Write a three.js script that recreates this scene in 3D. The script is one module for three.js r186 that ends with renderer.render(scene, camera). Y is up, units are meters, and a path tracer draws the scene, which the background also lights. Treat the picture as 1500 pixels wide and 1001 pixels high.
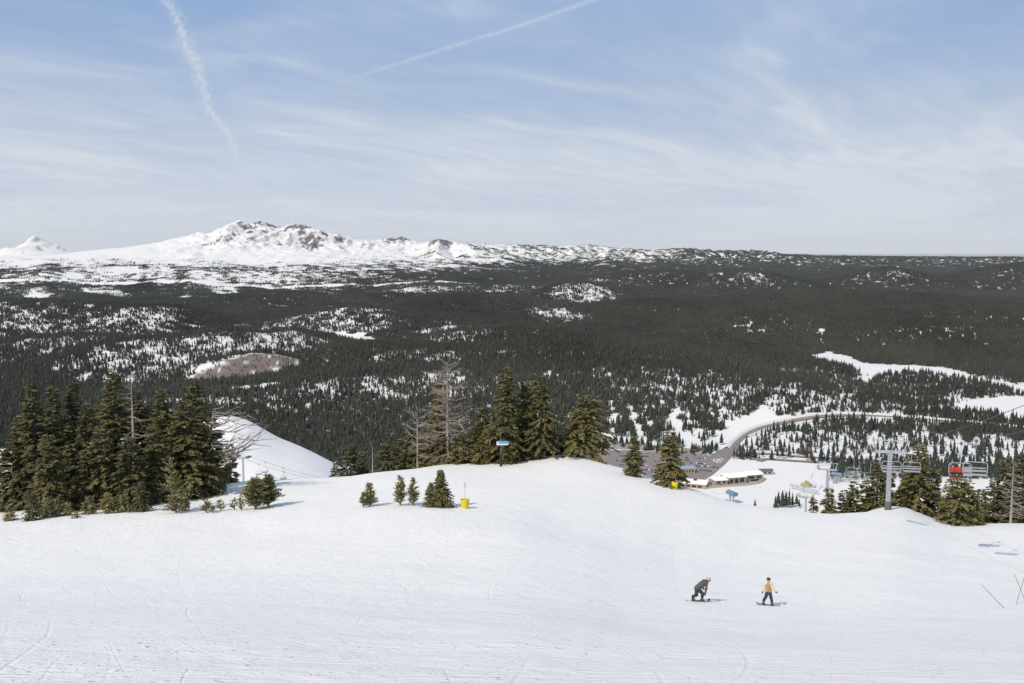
import * as THREE from 'three';
import { mergeGeometries } from 'three/addons/utils/BufferGeometryUtils.js';
import { MarchingCubes } from 'three/addons/objects/MarchingCubes.js';

// ---------------------------------------------------------------- camera
const scene = new THREE.Scene();
const EYE = 1.7, FOCAL = 1400, PITCH = 5.24 * Math.PI / 180;      // focal length for a picture 1500 wide
const camera = new THREE.PerspectiveCamera(2 * Math.atan(500.5 / FOCAL) * 180 / Math.PI, 1500 / 1001, 0.5, 150000);
camera.position.set(0, EYE, 0); camera.rotation.set(-PITCH, 0, 0); scene.add(camera);
const renderer = new THREE.WebGLRenderer();
renderer.toneMapping = THREE.LinearToneMapping; renderer.toneMappingExposure = 1.0;
renderer.shadowMap.enabled = true;

// ---------------------------------------------------------------- noise
function rng(seed) { let a = seed >>> 0; return () => { a = (a + 0x6D2B79F5) >>> 0; let t = Math.imul(a ^ (a >>> 15), 1 | a); t = (t + Math.imul(t ^ (t >>> 7), 61 | t)) ^ t; return ((t ^ (t >>> 14)) >>> 0) / 4294967296; }; }
const PERM = new Uint8Array(512), GX = new Float32Array(256), GY = new Float32Array(256);
{ const r = rng(7); const p = [...Array(256).keys()]; for (let i = 255; i > 0; i--) { const j = Math.floor(r() * (i + 1)); [p[i], p[j]] = [p[j], p[i]]; } for (let i = 0; i < 512; i++) PERM[i] = p[i & 255]; for (let i = 0; i < 256; i++) { const a = r() * 6.2832; GX[i] = Math.cos(a); GY[i] = Math.sin(a); } }
function noise(x, y) {                                            // gradient noise, about -0.7 to 0.7
  const xf = Math.floor(x), yf = Math.floor(y), X = xf & 255, Y = yf & 255, u = x - xf, v = y - yf;
  const a = PERM[PERM[X] + Y], b = PERM[PERM[X + 1] + Y], c = PERM[PERM[X] + ((Y + 1) & 255)], d = PERM[PERM[X + 1] + ((Y + 1) & 255)];
  const su = u * u * u * (u * (u * 6 - 15) + 10), sv = v * v * v * (v * (v * 6 - 15) + 10);
  const n0 = GX[a] * u + GY[a] * v, n1 = GX[b] * (u - 1) + GY[b] * v, n2 = GX[c] * u + GY[c] * (v - 1), n3 = GX[d] * (u - 1) + GY[d] * (v - 1);
  const p = n0 + (n1 - n0) * su, q = n2 + (n3 - n2) * su; return p + (q - p) * sv;
}
function fbm(x, y, o = 4) { let s = 0, a = 1, t = 0; for (let i = 0; i < o; i++) { s += a * noise(x, y); t += a; a *= 0.5; x = x * 2.03 + 11.7; y = y * 2.03 + 5.3; } return s / t; }
function ridged(x, y, o = 4) { let s = 0, a = 1, t = 0; for (let i = 0; i < o; i++) { s += a * (1 - Math.abs(noise(x, y)) * 2); t += a; a *= 0.5; x = x * 2.1 + 3.1; y = y * 2.1 + 7.9; } return s / t; }
const clamp = (x, a = 0, b = 1) => Math.min(b, Math.max(a, x)), mix = (a, b, t) => a + (b - a) * t;
const sstep = (a, b, x) => { const t = clamp((x - a) / (b - a)); return t * t * (3 - 2 * t); };

// ---------------------------------------------------------------- sky: air, cirrus and two contrails
const SP = Math.sin(PITCH), CP = Math.cos(PITCH);
{
  const W = 4096, H = 2048, data = new Float32Array(W * H * 4);
  const azel = (px, py) => { const X = (px - 750) / FOCAL, Y = -(py - 500.5) / FOCAL, y = Y * CP - SP, z = -Y * SP - CP, l = Math.hypot(X, y, z); return [Math.atan2(X, -z), Math.asin(y / l)]; };
  const trails = [
    { p: [[236, -40], [243, 0], [262, 30], [270, 62], [286, 92], [297, 128], [306, 160], [322, 182], [340, 205], [345, 222], [347, 240]].map(a => azel(...a)), w: [.0034, .0036, .0044, .0048, .0052, .0050, .0042, .0036, .0030, .0024, .0014], puff: 1, s: 0.85 },
    { p: [[455, 133], [520, 113], [600, 88], [680, 62], [760, 38], [830, 14], [862, 2], [960, -36], [1100, -100]].map(a => azel(...a)), w: [.0008, .0010, .0012, .0014, .0016, .0018, .0020, .0022, .0026], puff: 0.45, s: 0.7 },
  ];
  const zen = [0.27, 0.36, 0.52], mid = [0.255, 0.395, 0.65], hor = [0.67, 0.70, 0.745], white = [0.83, 0.84, 0.865];
  for (let j = 0; j < H; j++) {
    const el = ((j + 0.5) / H - 0.5) * Math.PI, sy = Math.sin(el), cy = Math.cos(el), deg = el * 180 / Math.PI;
    for (let i = 0; i < W; i++) {
      const k = (j * W + i) * 4;
      if (deg < -0.5) { data[k] = 0.5; data[k + 1] = 0.54; data[k + 2] = 0.6; data[k + 3] = 1; continue; }
      const th = ((i + 0.5) / W - 0.5) * 2 * Math.PI, dx = Math.cos(th) * cy, dz = Math.sin(th) * cy, az = Math.atan2(dx, -dz);
      const e = Math.max(deg, 0), low = Math.exp(-e / 5.2), up = sstep(12, 70, e);
      const inv = 1 / (Math.max(sy, 0) + 0.075), qx = dx * inv, qz = dz * inv;
      const wx = fbm(qx * 0.5 + 3, qz * 0.5, 3), wz = fbm(qx * 0.5 + 31, qz * 0.5 + 9, 3);
      const ax = qx * 0.62 - qz * 0.78, az2 = qx * 0.78 + qz * 0.62;                     // along and across the wind
      const veil = sstep(-0.30, 0.42, fbm(ax * 0.34 + wx * 1.2 + 2.3, az2 * 0.5 + wz * 1.2, 5));
      const wisp = sstep(-0.02, 0.5, fbm(ax * 0.7 + wx * 1.5 + 17, az2 * 2.6 + wz * 1.7 + 4, 6));
      const fine = fbm(ax * 2.2 + wx * 3, az2 * 9 + wz * 4, 4);
      let c = clamp(veil * (0.42 + 0.35 * fine) + wisp * 0.62 * (0.5 + 0.5 * veil) * (1 + 0.5 * fine)) * (0.7 + 0.3 * Math.exp(-e / 30));
      c = clamp(c + 0.72 * Math.exp(-(Math.max(0, e - 3.5) ** 2) / 26) * (0.72 + 0.5 * fine + 0.35 * veil));
      if (e < 25 && Math.abs(az) < 0.8) for (const t of trails) {
        let best = 9, bw = 0.003, bt = 0;
        for (let s = 0; s + 1 < t.p.length; s++) { const [x0, y0] = t.p[s], [x1, y1] = t.p[s + 1], ux = x1 - x0, uy = y1 - y0, q = clamp(((az - x0) * ux + (el - y0) * uy) / (ux * ux + uy * uy)), dd = Math.hypot(az - x0 - ux * q, el - y0 - uy * q); if (dd < best) { best = dd; bw = mix(t.w[s], t.w[s + 1], q); bt = (s + q) / (t.p.length - 1); } }
        if (best < 0.02) {
          const n = fbm(az * 330 + 5, el * 330, 4), n2 = fbm(az * 110, el * 110, 3), w = bw * (1 + t.puff * (1.9 * n + 1.3 * n2));
          const f = Math.exp(-((best / Math.max(w, 0.0006)) ** 2)) * clamp(0.68 + t.puff * 2.2 * n + (1 - t.puff) * 0.5 * n2, 0, 1.2) * t.s * (t.puff < 0.5 ? sstep(0, 0.25, bt) : 1);
          c = clamp(c + clamp(f) * (1 - c) * 0.8);
        }
      }
      for (let m = 0; m < 3; m++) { let v = mix(mid[m], zen[m], up); v = mix(v, hor[m], clamp(low * 1.02)); v = mix(v, white[m] * (m === 0 ? 0.93 : 0.95), c * 0.88 * (1 - 0.55 * low)); data[k + m] = v; }
      data[k + 3] = 1;
    }
  }
  const sky = new THREE.DataTexture(data, W, H, THREE.RGBAFormat, THREE.FloatType);
  sky.mapping = THREE.EquirectangularReflectionMapping; sky.magFilter = THREE.LinearFilter; sky.minFilter = THREE.LinearFilter; sky.needsUpdate = true;
  scene.background = sky; scene.environment = sky;
}
const sun = new THREE.DirectionalLight(new THREE.Color(1.0, 0.895, 0.745), 3.75);
{ const el = 42 * Math.PI / 180, az = 48 * Math.PI / 180; sun.position.set(-Math.cos(el) * Math.cos(az), Math.sin(el), Math.cos(el) * Math.sin(az)).multiplyScalar(400); }
sun.castShadow = true; sun.shadow.mapSize.set(4096, 4096); Object.assign(sun.shadow.camera, { left: -160, right: 160, top: 160, bottom: -160, near: 1, far: 1200 });
sun.target.position.set(0, -25, -90); sun.position.add(sun.target.position); scene.add(sun, sun.target);
scene.fog = new THREE.FogExp2(new THREE.Color(0.80, 0.87, 1.0), 9e-6);

// ---------------------------------------------------------------- naming
const used = {};
function numbered(n) { const k = used[n] = (used[n] ?? -1) + 1; return k ? `${n}_${String(k).padStart(3, '0')}` : n; }
function tag(o, label, category, group, kind) { o.userData = { label }; if (category) o.userData.category = category; if (group) o.userData.group = group; if (kind) o.userData.kind = kind; return o; }
function thing(name, label, category, pos = [0, 0, 0], turn = 0, group) { const o = new THREE.Group(); o.name = numbered(name); o.position.set(...pos); o.rotation.y = turn; tag(o, label, category, group); scene.add(o); return o; }
function part(name, geo, mat, parent) { const m = new THREE.Mesh(geo, mat); m.name = name; m.castShadow = m.receiveShadow = true; parent.add(m); return m; }
function solo(name, geo, mat, label, category, group, kind) { const m = new THREE.Mesh(geo, mat); m.name = numbered(name); m.castShadow = m.receiveShadow = true; tag(m, label, category, group, kind); scene.add(m); return m; }
function structure(name, geo, mat, label) { return solo(name, geo, mat, label, null, null, 'structure'); }
const lin = (r, g, b) => new THREE.Color().setRGB(r, g, b);
const std = (c, rough = 0.85, extra = {}) => new THREE.MeshStandardMaterial({ color: Array.isArray(c) ? lin(...c) : c, roughness: rough, ...extra });

// ---------------------------------------------------------------- measuring: pixel of the photograph + distance -> place
const ray = (px, row) => { const X = (px - 750) / FOCAL, Y = -(row - 500.5) / FOCAL, dn = Y * SP + CP; return [X / dn, (Y * CP - SP) / dn]; };   // per metre of distance
const rowY = (row, d) => EYE + ray(750, row)[1] * d;
const onLevel = (px, row, y = -280) => { const [rx, ry] = ray(px, row), d = (y - EYE) / ry; return [rx * d, d]; };

// ---------------------------------------------------------------- terrain
const Y = y => ({ y });
const TAIL = [[1000, Y(-274)], [1150, Y(-280)], [1400, Y(-280)]];
const COLS = [
  [-300, [[58, 850], [97, 775], [130, 752], [200, Y(-56)], [300, Y(-75)], [400, 720], [480, Y(-110)], [700, Y(-200)]]],
  [-100, [[58, 850], [97, 768], [125, 742], [200, Y(-55)], [300, 715], [400, 680], [470, Y(-105)], [700, Y(-205)]]],
  [0, [[58, 850], [97, 764], [125, 737], [200, Y(-52)], [300, 706], [400, 660], [470, Y(-98)], [700, Y(-205)]]],
  [100, [[58, 849], [97, 757], [125, 727], [200, Y(-48.5)], [300, 704], [400, 655], [470, Y(-98)], [700, Y(-205)]]],
  [250, [[58, 848], [97, 750], [125, 717], [132, 711], [200, Y(-49)], [300, 698], [400, 630], [470, Y(-92)], [700, Y(-205)]]],
  [345, [[58, 847], [97, 746], [128, 706], [150, Y(-37.5)], [200, Y(-50)], [280, 700], [400, 613], [470, Y(-90)], [700, Y(-205)]]],
  [420, [[58, 847], [95, 744], [128, 703], [150, Y(-37.5)], [200, Y(-51)], [270, 703], [400, 647], [460, Y(-100)], [700, Y(-210)]]],
  [500, [[58, 847], [92, 746], [130, 699], [150, Y(-37)], [200, Y(-55)], [270, Y(-67)], [400, 685], [460, Y(-115)], [700, Y(-215)]]],
  [560, [[58, 847], [90, 747], [132, 693], [150, Y(-37)], [200, Y(-58)], [300, Y(-90)], [400, Y(-110)], [700, Y(-220)]]],
  [650, [[58, 848], [90, 746], [132, 684], [142, 679], [160, Y(-36)], [220, Y(-65)], [400, Y(-138)], [700, Y(-225)]]],
  [750, [[58, 850], [90, 750], [132, 681], [142, 673], [160, Y(-36)], [220, Y(-65)], [400, Y(-145)], [700, Y(-230)]]],
  [850, [[58, 860], [90, 765], [132, 676], [140, 667], [160, Y(-35.5)], [220, Y(-65)], [400, Y(-150)], [700, Y(-232)]]],
  [930, [[58, 872], [90, 778], [120, 704], [129, 691], [150, Y(-37)], [220, Y(-68)], [400, Y(-150)], [700, Y(-233)]]],
  [1000, [[58, 880], [90, 790], [115, 723], [122, 713], [140, Y(-37)], [220, Y(-70)], [400, Y(-150)], [700, Y(-233)]]],
  [1100, [[58, 887], [90, 800], [112, 746], [118, 741], [140, Y(-40)], [220, Y(-72)], [400, Y(-150)], [700, Y(-233)]]],
  [1200, [[58, 889], [90, 803], [112, 755], [117, 752], [140, Y(-42)], [215, Y(-62.5)], [290, Y(-91)], [400, Y(-150)], [700, Y(-233)]]],
  [1313, [[58, 884], [90, 802], [122, 747], [127, 742], [145, Y(-44)], [220, Y(-68)], [290, Y(-95)], [400, Y(-150)], [700, Y(-233)]]],
  [1400, [[58, 887], [90, 814], [118, 770], [124, 767], [145, Y(-44.5)], [220, Y(-70)], [400, Y(-150)], [700, Y(-233)]]],
  [1500, [[58, 890], [90, 822], [113, 775], [126, 768], [145, Y(-45)], [220, Y(-72)], [400, Y(-150)], [700, Y(-233)]]],
  [1800, [[58, 895], [90, 830], [113, 783], [126, 772], [145, Y(-46)], [220, Y(-74)], [400, Y(-150)], [700, Y(-233)]]],
].map(([px, pts]) => {
  const all = [[-60, 22], [0, 0], [15, -5.35], ...pts.map(([d, r]) => [d, typeof r === 'object' ? r.y : rowY(r, d)]), ...TAIL.map(([d, r]) => [d, r.y])];
  const x = all.map(p => p[0]), y = all.map(p => p[1]), n = x.length, m = new Array(n).fill(0), s = [];
  for (let i = 0; i + 1 < n; i++) s.push((y[i + 1] - y[i]) / (x[i + 1] - x[i]));
  m[0] = s[0]; m[n - 1] = 0;
  for (let i = 1; i + 1 < n; i++) m[i] = s[i - 1] * s[i] <= 0 ? 0 : 2 * s[i - 1] * s[i] / (s[i - 1] + s[i]);
  return { u: ray(px, 700)[0], x, y, m };
});
function along(c, d) {
  const { x, y, m } = c; if (d <= x[0]) return y[0] + m[0] * (d - x[0]); if (d >= x[x.length - 1]) return y[y.length - 1];
  let i = 0; while (d > x[i + 1]) i++;
  const h = x[i + 1] - x[i], t = (d - x[i]) / h, t2 = t * t, t3 = t2 * t;
  return (2 * t3 - 3 * t2 + 1) * y[i] + (t3 - 2 * t2 + t) * h * m[i] + (3 * t2 - 2 * t3) * y[i + 1] + (t3 - t2) * h * m[i + 1];
}
function slopeY(x, d) {
  const u = x / Math.max(d, 30), n = COLS.length; let i = 0;
  while (i + 2 < n && u > COLS[i + 1].u) i++;
  const t = clamp((u - COLS[i].u) / (COLS[i + 1].u - COLS[i].u)), a = along(COLS[Math.max(0, i - 1)], d), b = along(COLS[i], d), c = along(COLS[i + 1], d), e = along(COLS[Math.min(n - 1, i + 2)], d);
  const mb = (c - a) / 2, mc = (e - b) / 2, t2 = t * t, t3 = t2 * t;
  return (2 * t3 - 3 * t2 + 1) * b + (t3 - 2 * t2 + t) * mb * 0.8 + (3 * t2 - 2 * t3) * c + (t3 - t2) * mc * 0.8;
}
// hills of the forest country: [px, row of the top, height above the plain, half widths across and along]
const HILLS = [
  [40, 441, 120, 620, 420], [215, 449, 105, 210, 330], [-120, 450, 110, 500, 400], [330, 486, 72, 240, 250], [215, 497, 62, 200, 230], [420, 486, 64, 120, 220], [100, 492, 60, 260, 220],
  [372, 518, 46, 110, 100], [330, 527, 38, 100, 90], [520, 452, 92, 300, 300], [690, 434, 115, 620, 420], [850, 414, 130, 300, 380], [640, 462, 82, 330, 280], [750, 480, 68, 300, 230],
  [1085, 395, 170, 430, 420], [1300, 393, 178, 360, 420], [1520, 386, 210, 620, 600], [960, 398, 150, 600, 420], [1250, 428, 110, 950, 520], [1100, 455, 80, 420, 280], [950, 440, 90, 380, 300], [1400, 450, 85, 420, 280], [1360, 470, 66, 260, 170],
  [930, 543, 44, 250, 330], [780, 552, 38, 330, 300], [1080, 560, 36, 190, 240], [660, 545, 40, 420, 240], [820, 505, 58, 420, 240], [560, 505, 50, 260, 220],
].map(([px, row, h, rx, rz]) => { const k = ray(px, row), d = (-278 + h - EYE) / k[1]; return { x: k[0] * d, d, top: -278 + h, rx, rz }; });
const ridge = (L, pts) => { const p = pts.map(([px, row, d]) => [ray(px, row)[0] * d, rowY(row, d), d]); return { L, p }; };
const RIDGES = [
  ridge(1050, [[-420, 405, 10200], [-150, 398, 10200], [100, 394, 10200], [165, 391, 10200], [230, 377, 10300], [275, 370, 10300], [300, 356, 10400], [330, 338, 10500], [350, 322, 10500], [358, 326, 10500], [368, 332, 10550], [378, 324, 10600], [400, 329, 10700], [415, 333, 10700], [428, 328, 10600], [445, 329, 10500], [455, 335, 10500], [480, 341, 10500], [500, 349, 10600]]),
  ridge(900, [[500, 349, 10600], [520, 351, 10800], [550, 352, 11200], [575, 348, 11400], [590, 347, 11400], [615, 355, 11400], [680, 358, 11400]]),
  ridge(520, [[615, 358, 10500], [630, 353, 10250], [643, 349, 10200], [660, 353, 10200], [690, 360, 10000]]),
  ridge(1000, [[660, 357, 11000], [720, 358, 11400], [800, 361, 12000], [860, 360, 12300], [900, 363, 12500], [950, 367, 12600], [1000, 365, 12600], [1050, 368, 12700], [1110, 368, 12700], [1150, 373, 12800], [1200, 375, 12800], [1350, 376.5, 12800], [1500, 377, 12800], [1900, 378, 12800]]),
  ridge(330, [[350, 322, 10500], [366, 345, 10150], [385, 372, 9600], [410, 402, 8800]]),
  ridge(300, [[445, 329, 10500], [452, 346, 10200], [470, 368, 9800], [520, 400, 8900]]),
  ridge(330, [[480, 341, 10500], [540, 366, 10000], [600, 390, 9200]]),
  ridge(300, [[300, 356, 10400], [290, 380, 9800], [270, 405, 9000]]),
  ridge(320, [[643, 349, 10200], [640, 372, 9500], [690, 396, 8700]]),
  ridge(380, [[800, 361, 12000], [830, 374, 10800], [900, 388, 9300]]),
];
function baseY(x, d) {
  const left = sstep(2500, -3500, x);
  return -280 + mix(sstep(2600, 9000, d) * 55, sstep(4700, 9800, d) * 195, left) + fbm(x / 1000, d / 1150, 4) * 105 * sstep(2400, 5000, d) * (1 - 0.5 * sstep(8000, 9500, d)) + fbm(x / 260 + 7, d / 260, 3) * 10 * sstep(1750, 2600, d);
}
function farY(x, d) {
  const b = baseY(x, d); let h = b;
  for (const q of HILLS) { const a = (x - q.x) / q.rx, c = (d - q.d) / q.rz, e = a * a + c * c; if (e < 9) h = Math.max(h, b + (q.top - b) * Math.exp(-e * 0.9) ) * 0.5 + 0.5 * (h + Math.max(0, q.top - h) * Math.exp(-e * 0.9)); }
  if (d > 6800) {
    let top = h, near = 1e9;
    for (const r of RIDGES) for (let s = 0; s + 1 < r.p.length; s++) {
      const [x0, y0, d0] = r.p[s], [x1, y1, d1] = r.p[s + 1], ux = x1 - x0, ud = d1 - d0, q = clamp(((x - x0) * ux + (d - d0) * ud) / (ux * ux + ud * ud));
      const dist = Math.hypot(x - x0 - ux * q, d - d0 - ud * q); if (dist > r.L * 4.5) continue;
      const yy = y0 + (y1 - y0) * q, v = h + (yy - h) * Math.exp(-dist / r.L); if (yy > h && v > top) { top = v; near = dist; }
    }
    const rel = clamp((top - h) / 500); h = top;
    const smooth = mix(0.22, 1, sstep(-3700, -2900, x)), away = sstep(20, 420, near) * smooth, wx = fbm(x / 500, d / 500, 2) * 260;
    h += (ridged((x + wx) / 430 + 3, d / 800, 5) - 0.66) * 290 * rel * away + (ridged((x - wx) / 150 + 8, d / 330, 3) - 0.62) * 70 * sstep(0.12, 0.5, rel) * away + fbm(x / 90, d / 130, 4) * 30 * sstep(0.05, 0.5, rel) * smooth * (0.35 + 0.65 * away) + (near < 160 && rel > 0.45 && x > -2960 ? (fbm(x / 34, d / 60, 2)) * 30 * (1 - near / 160) : 0);
  }
  return h;
}
function ground(x, d) {
  if (d < 1000) return slopeY(x, d) + (d < 400 ? fbm(x / 14, d / 14, 3) * 0.38 + fbm(x / 3.1 + 40, d / 3.1, 2) * 0.05 * sstep(6, 20, d) : 0) + (d > 160 ? fbm(x / 60, d / 60, 3) * 1.6 * sstep(160, 400, d) * (1 - sstep(800, 1000, d)) : 0);
  if (d > 1640) return farY(x, d);
  const t = sstep(1410, 1640, d); return mix(slopeY(x, d), farY(x, d), t);
}
function hit(px, row, from = 900, to = 14000) {                    // where the line of sight meets the country beyond the slope
  const [rx, ry] = ray(px, row); let d = from;
  while (d < to) { if (EYE + ry * d <= ground(rx * d, d)) return [rx * d, d]; d += Math.max(4, d * 0.004); }
  return [rx * to, to];
}
function sheet(us, ds, colorAt, sink = 0) {
  const n = us.length, m = ds.length, pos = new Float32Array(n * m * 3), uv = new Float32Array(n * m * 2), col = colorAt ? new Float32Array(n * m * 3) : null, idx = new Uint32Array((n - 1) * (m - 1) * 6);
  for (let j = 0; j < m; j++) for (let i = 0; i < n; i++) { const d = ds[j], x = us[i] * (d + 60), k = j * n + i; pos[k * 3] = x; pos[k * 3 + 1] = ground(x, d) - sink; pos[k * 3 + 2] = -d; uv[k * 2] = x; uv[k * 2 + 1] = d; }
  let q = 0; for (let j = 0; j + 1 < m; j++) for (let i = 0; i + 1 < n; i++) { const a = j * n + i, b = a + 1, c = a + n, e = c + 1; idx[q++] = a; idx[q++] = b; idx[q++] = e; idx[q++] = a; idx[q++] = e; idx[q++] = c; }
  const g = new THREE.BufferGeometry(); g.setAttribute('position', new THREE.BufferAttribute(pos, 3)); g.setAttribute('uv', new THREE.BufferAttribute(uv, 2)); g.setIndex(new THREE.BufferAttribute(idx, 1)); g.computeVertexNormals();
  if (col) { const nor = g.attributes.normal.array; for (let k = 0; k < n * m; k++) { const c = colorAt(pos[k * 3], -pos[k * 3 + 2], pos[k * 3 + 1], nor[k * 3 + 1]); col.set(c, k * 3); } g.setAttribute('color', new THREE.BufferAttribute(col, 3)); }
  return g;
}
const columns = (n, half, wide, extra) => { const a = []; for (let i = extra; i > 0; i--) a.push(-half - (wide - half) * (i / extra) ** 1.4); for (let i = 0; i <= n; i++) a.push(-half + 2 * half * i / n); for (let i = 1; i <= extra; i++) a.push(half + (wide - half) * (i / extra) ** 1.4); return a; };

// snow: packed piste with ski and board tracks as relief
function snowRelief(seed, S, metres, tracks) {
  const h = new Float32Array(S * S), r = rng(seed), px = S / metres;
  const per = (x, y, f) => { const a = x / S, b = y / S, n = (i, j) => fbm((a + i) * f, (b + j) * f, 3); return mix(mix(n(0, 0), n(-1, 0), a), mix(n(0, -1), n(-1, -1), a), b); };
  for (let j = 0; j < S; j++) for (let i = 0; i < S; i++) h[j * S + i] = 0.5;
  const N = 1024, low = new Float32Array(N * N); for (let j = 0; j < N; j++) for (let i = 0; i < N; i++) low[j * N + i] = per(i * S / N, j * S / N, 16) * 0.20 + per(i * S / N, j * S / N, 60) * 0.13 + (() => { const a = i / N, b = j / N, n = (p, q) => noise((a + p) * 40 + 9, (b + q) * 170 + 3) + 0.6 * noise((a + p) * 110 + 9, (b + q) * 330 + 3); return mix(mix(n(0, 0), n(-1, 0), a), mix(n(0, -1), n(-1, -1), a), b); })() * 0.085;
  for (let j = 0; j < S; j++) for (let i = 0; i < S; i++) { const fx = i * N / S, fy = j * N / S, x0 = fx | 0, y0 = fy | 0, a = fx - x0, b = fy - y0, x1 = (x0 + 1) % N, y1 = (y0 + 1) % N; h[j * S + i] += mix(mix(low[y0 * N + x0], low[y0 * N + x1], a), mix(low[y1 * N + x0], low[y1 * N + x1], a), b) + (r() - 0.5) * 0.03; }
  for (let t = 0; t < tracks; t++) {
    let x = r() * S, y = r() * S, dir = r() < 0.6 ? (r() - 0.5) * 1.1 + (r() < 0.5 ? 0 : Math.PI) : r() * 6.283, curve = (r() - 0.5) * 0.0013, len = (8 + r() * 34) * px, w = (0.03 + r() * r() * 0.13) * px, depth = 0.03 + r() * r() * 0.075, wob = r() * 6;
    const swap = (30 + r() * 60) * px / 3;
    for (let s = 0; s < len; s += 1) {
      const bend = curve * Math.cos(s / swap + wob); dir += bend; x += Math.cos(dir); y += Math.sin(dir);
      const nx = -Math.sin(dir), ny = Math.cos(dir), fade = Math.min(1, s / 40, (len - s) / 40), W = Math.ceil(w * 1.7);
      for (let k = -W; k <= W; k++) { const q = k / w, prof = Math.abs(q) < 1 ? -depth * (1 - q * q) : depth * 0.8 * Math.max(0, 1 - Math.abs(Math.abs(q) - 1.3) / 0.4) * (q > 0 ? 1 : 0.4); const X = ((Math.round(x + nx * k) % S) + S) % S, Y2 = ((Math.round(y + ny * k) % S) + S) % S; h[Y2 * S + X] += prof * fade * 0.22; }
    }
  }
  for (let c = 0; c < tracks * 9; c++) { const x = r() * S, y = r() * S, R = (0.02 + r() * r() * 0.09) * px, a = 0.08 + r() * 0.2; for (let j = -Math.ceil(R); j <= R; j++) for (let i = -Math.ceil(R); i <= R; i++) { const q = (i * i + j * j) / (R * R); if (q < 1) h[((Math.round(y + j) + S) % S) * S + (Math.round(x + i) + S) % S] += a * (1 - q) * 0.6; } }
  const out = new Uint8Array(S * S * 4); for (let k = 0; k < S * S; k++) { const v = clamp(h[k]) * 255; out[k * 4] = out[k * 4 + 1] = out[k * 4 + 2] = v; out[k * 4 + 3] = 255; }
  const t = new THREE.DataTexture(out, S, S); t.wrapS = t.wrapT = THREE.RepeatWrapping; t.magFilter = THREE.LinearFilter; t.repeat.set(1 / metres, 1 / metres); t.needsUpdate = true; return t;
}
const SNOW = [0.83, 0.825, 0.815];
const pisteMat = std(SNOW, 0.72, { bumpMap: snowRelief(5, 2048, 44, 1000), bumpScale: 0.46 });
const countryMat = new THREE.MeshStandardMaterial({ color: 0xffffff, roughness: 0.9, vertexColors: true });

{ // the ski slope itself, and the shoulder it falls away to
  const ds = [-55, -40, -25, -12, -4, 2]; let d = 2; while (d < 1000) { d += Math.max(0.45, d * 0.017); ds.push(Math.min(d, 1000)); }
  structure('snow_slope', sheet(columns(560, 0.62, 2.2, 26), ds), pisteMat, 'white groomed ski slope covered in ski and board tracks');
}
const CINDER = [hit(375, 530, 1900), hit(340, 544, 1900), hit(398, 527, 1900), hit(318, 553, 1900), hit(365, 545, 1900)];
const OLD = [0.74, 0.74, 0.74];                                   // older settled spring snow off the piste
const ROCKS = [[352, 326, 45], [357, 331, 60], [366, 340, 70], [372, 333, 60], [380, 326, 90], [392, 329, 80], [402, 332, 60], [383, 337, 50], [417, 335, 45], [427, 331, 80], [435, 331, 80], [446, 332, 90], [441, 341, 60], [452, 346, 110], [458, 356, 120], [464, 349, 90], [447, 356, 60], [478, 342, 60], [498, 352, 50], [574, 349, 130], [588, 348, 110], [636, 354, 90], [648, 352, 90], [655, 358, 80], [300, 357, 40], [320, 352, 40], [336, 351, 45], [367, 352, 40], [412, 358, 50]].map(([px, row, r]) => [...hit(px, row + 1.5, 8600), r]);
function countryColor(x, d, y, ny) {
  let c = OLD; const n = fbm(x / 60, d / 60, 4), steep = 1 - ny;
  if (d > 8200) {                                                 // bare rock on steep faces and along the crest
    const rel = sstep(-40, 160, y), k = (x < ROCKS[0][0] + 150 ? 0.25 : 0.8) * sstep(0.13, 0.22, steep + n * 0.24 + fbm(x / 210 + 9, d / 210, 3) * 0.12 - 0.02 * (1 - rel)) * rel;
    let k2 = Math.max(k * 0.4, sstep(0.30, 0.38, fbm(x / 30 + 4, d / 55, 3) + 0.25 * fbm(x / 240, d / 240, 2) + (steep - 0.1) * 0.7) * sstep(-60, 90, y) * 0.9); for (const [cx, cd, r] of ROCKS) { const q = Math.hypot(x - cx, (d - cd) * 0.6) / r + n * 1.7 + fbm(x / 26, d / 40, 3) * 1.3; k2 = Math.max(k2, 1 - sstep(0.55, 0.75, q)); }
    const tone = 0.5 + 0.5 * fbm(x / 90 + 50, d / 90, 3); c = [mix(OLD[0], mix(0.09, 0.165, tone), k2), mix(OLD[1], mix(0.085, 0.135, tone), k2), mix(OLD[2], mix(0.09, 0.135, tone), k2)];
  }
  for (const [cx, cd] of CINDER) { const r = Math.hypot((x - cx) / 72, (d - cd) / 64) + n * 0.9; const k = 1 - sstep(0.75, 1.0, r); if (k > 0) { const s = fbm(x / 22, d / 40, 4), m = k * (1 - sstep(0.16, 0.26, s)); c = [mix(c[0], 0.165 + n * 0.10 + s * 0.10, m), mix(c[1], 0.13 + n * 0.07 + s * 0.08, m), mix(c[2], 0.11 + n * 0.05 + s * 0.07, m)]; } }
  return c;
}
{
  const ds = []; let d = 985; while (d < 1500) { ds.push(d); d += 14; } while (d < 13300) { ds.push(d); d += d < 3500 ? 20 : d < 8600 ? 34 : 24; } while (d < 34000) { ds.push(d); d *= 1.12; }
  const split = ds.findIndex(v => v > 7000);
  structure('valley_ground', sheet(columns(760, 0.62, 1.5, 18), ds.slice(0, split + 1), countryColor, 0.4), countryMat, 'snow covered valley floor and low hills below the ski slope');
  structure('mountain_range', sheet(columns(860, 0.62, 1.5, 18), ds.slice(split), countryColor, 0.4), countryMat, 'snowy broken volcanic mountain with bare rock crest and long plateau');
}
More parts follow.
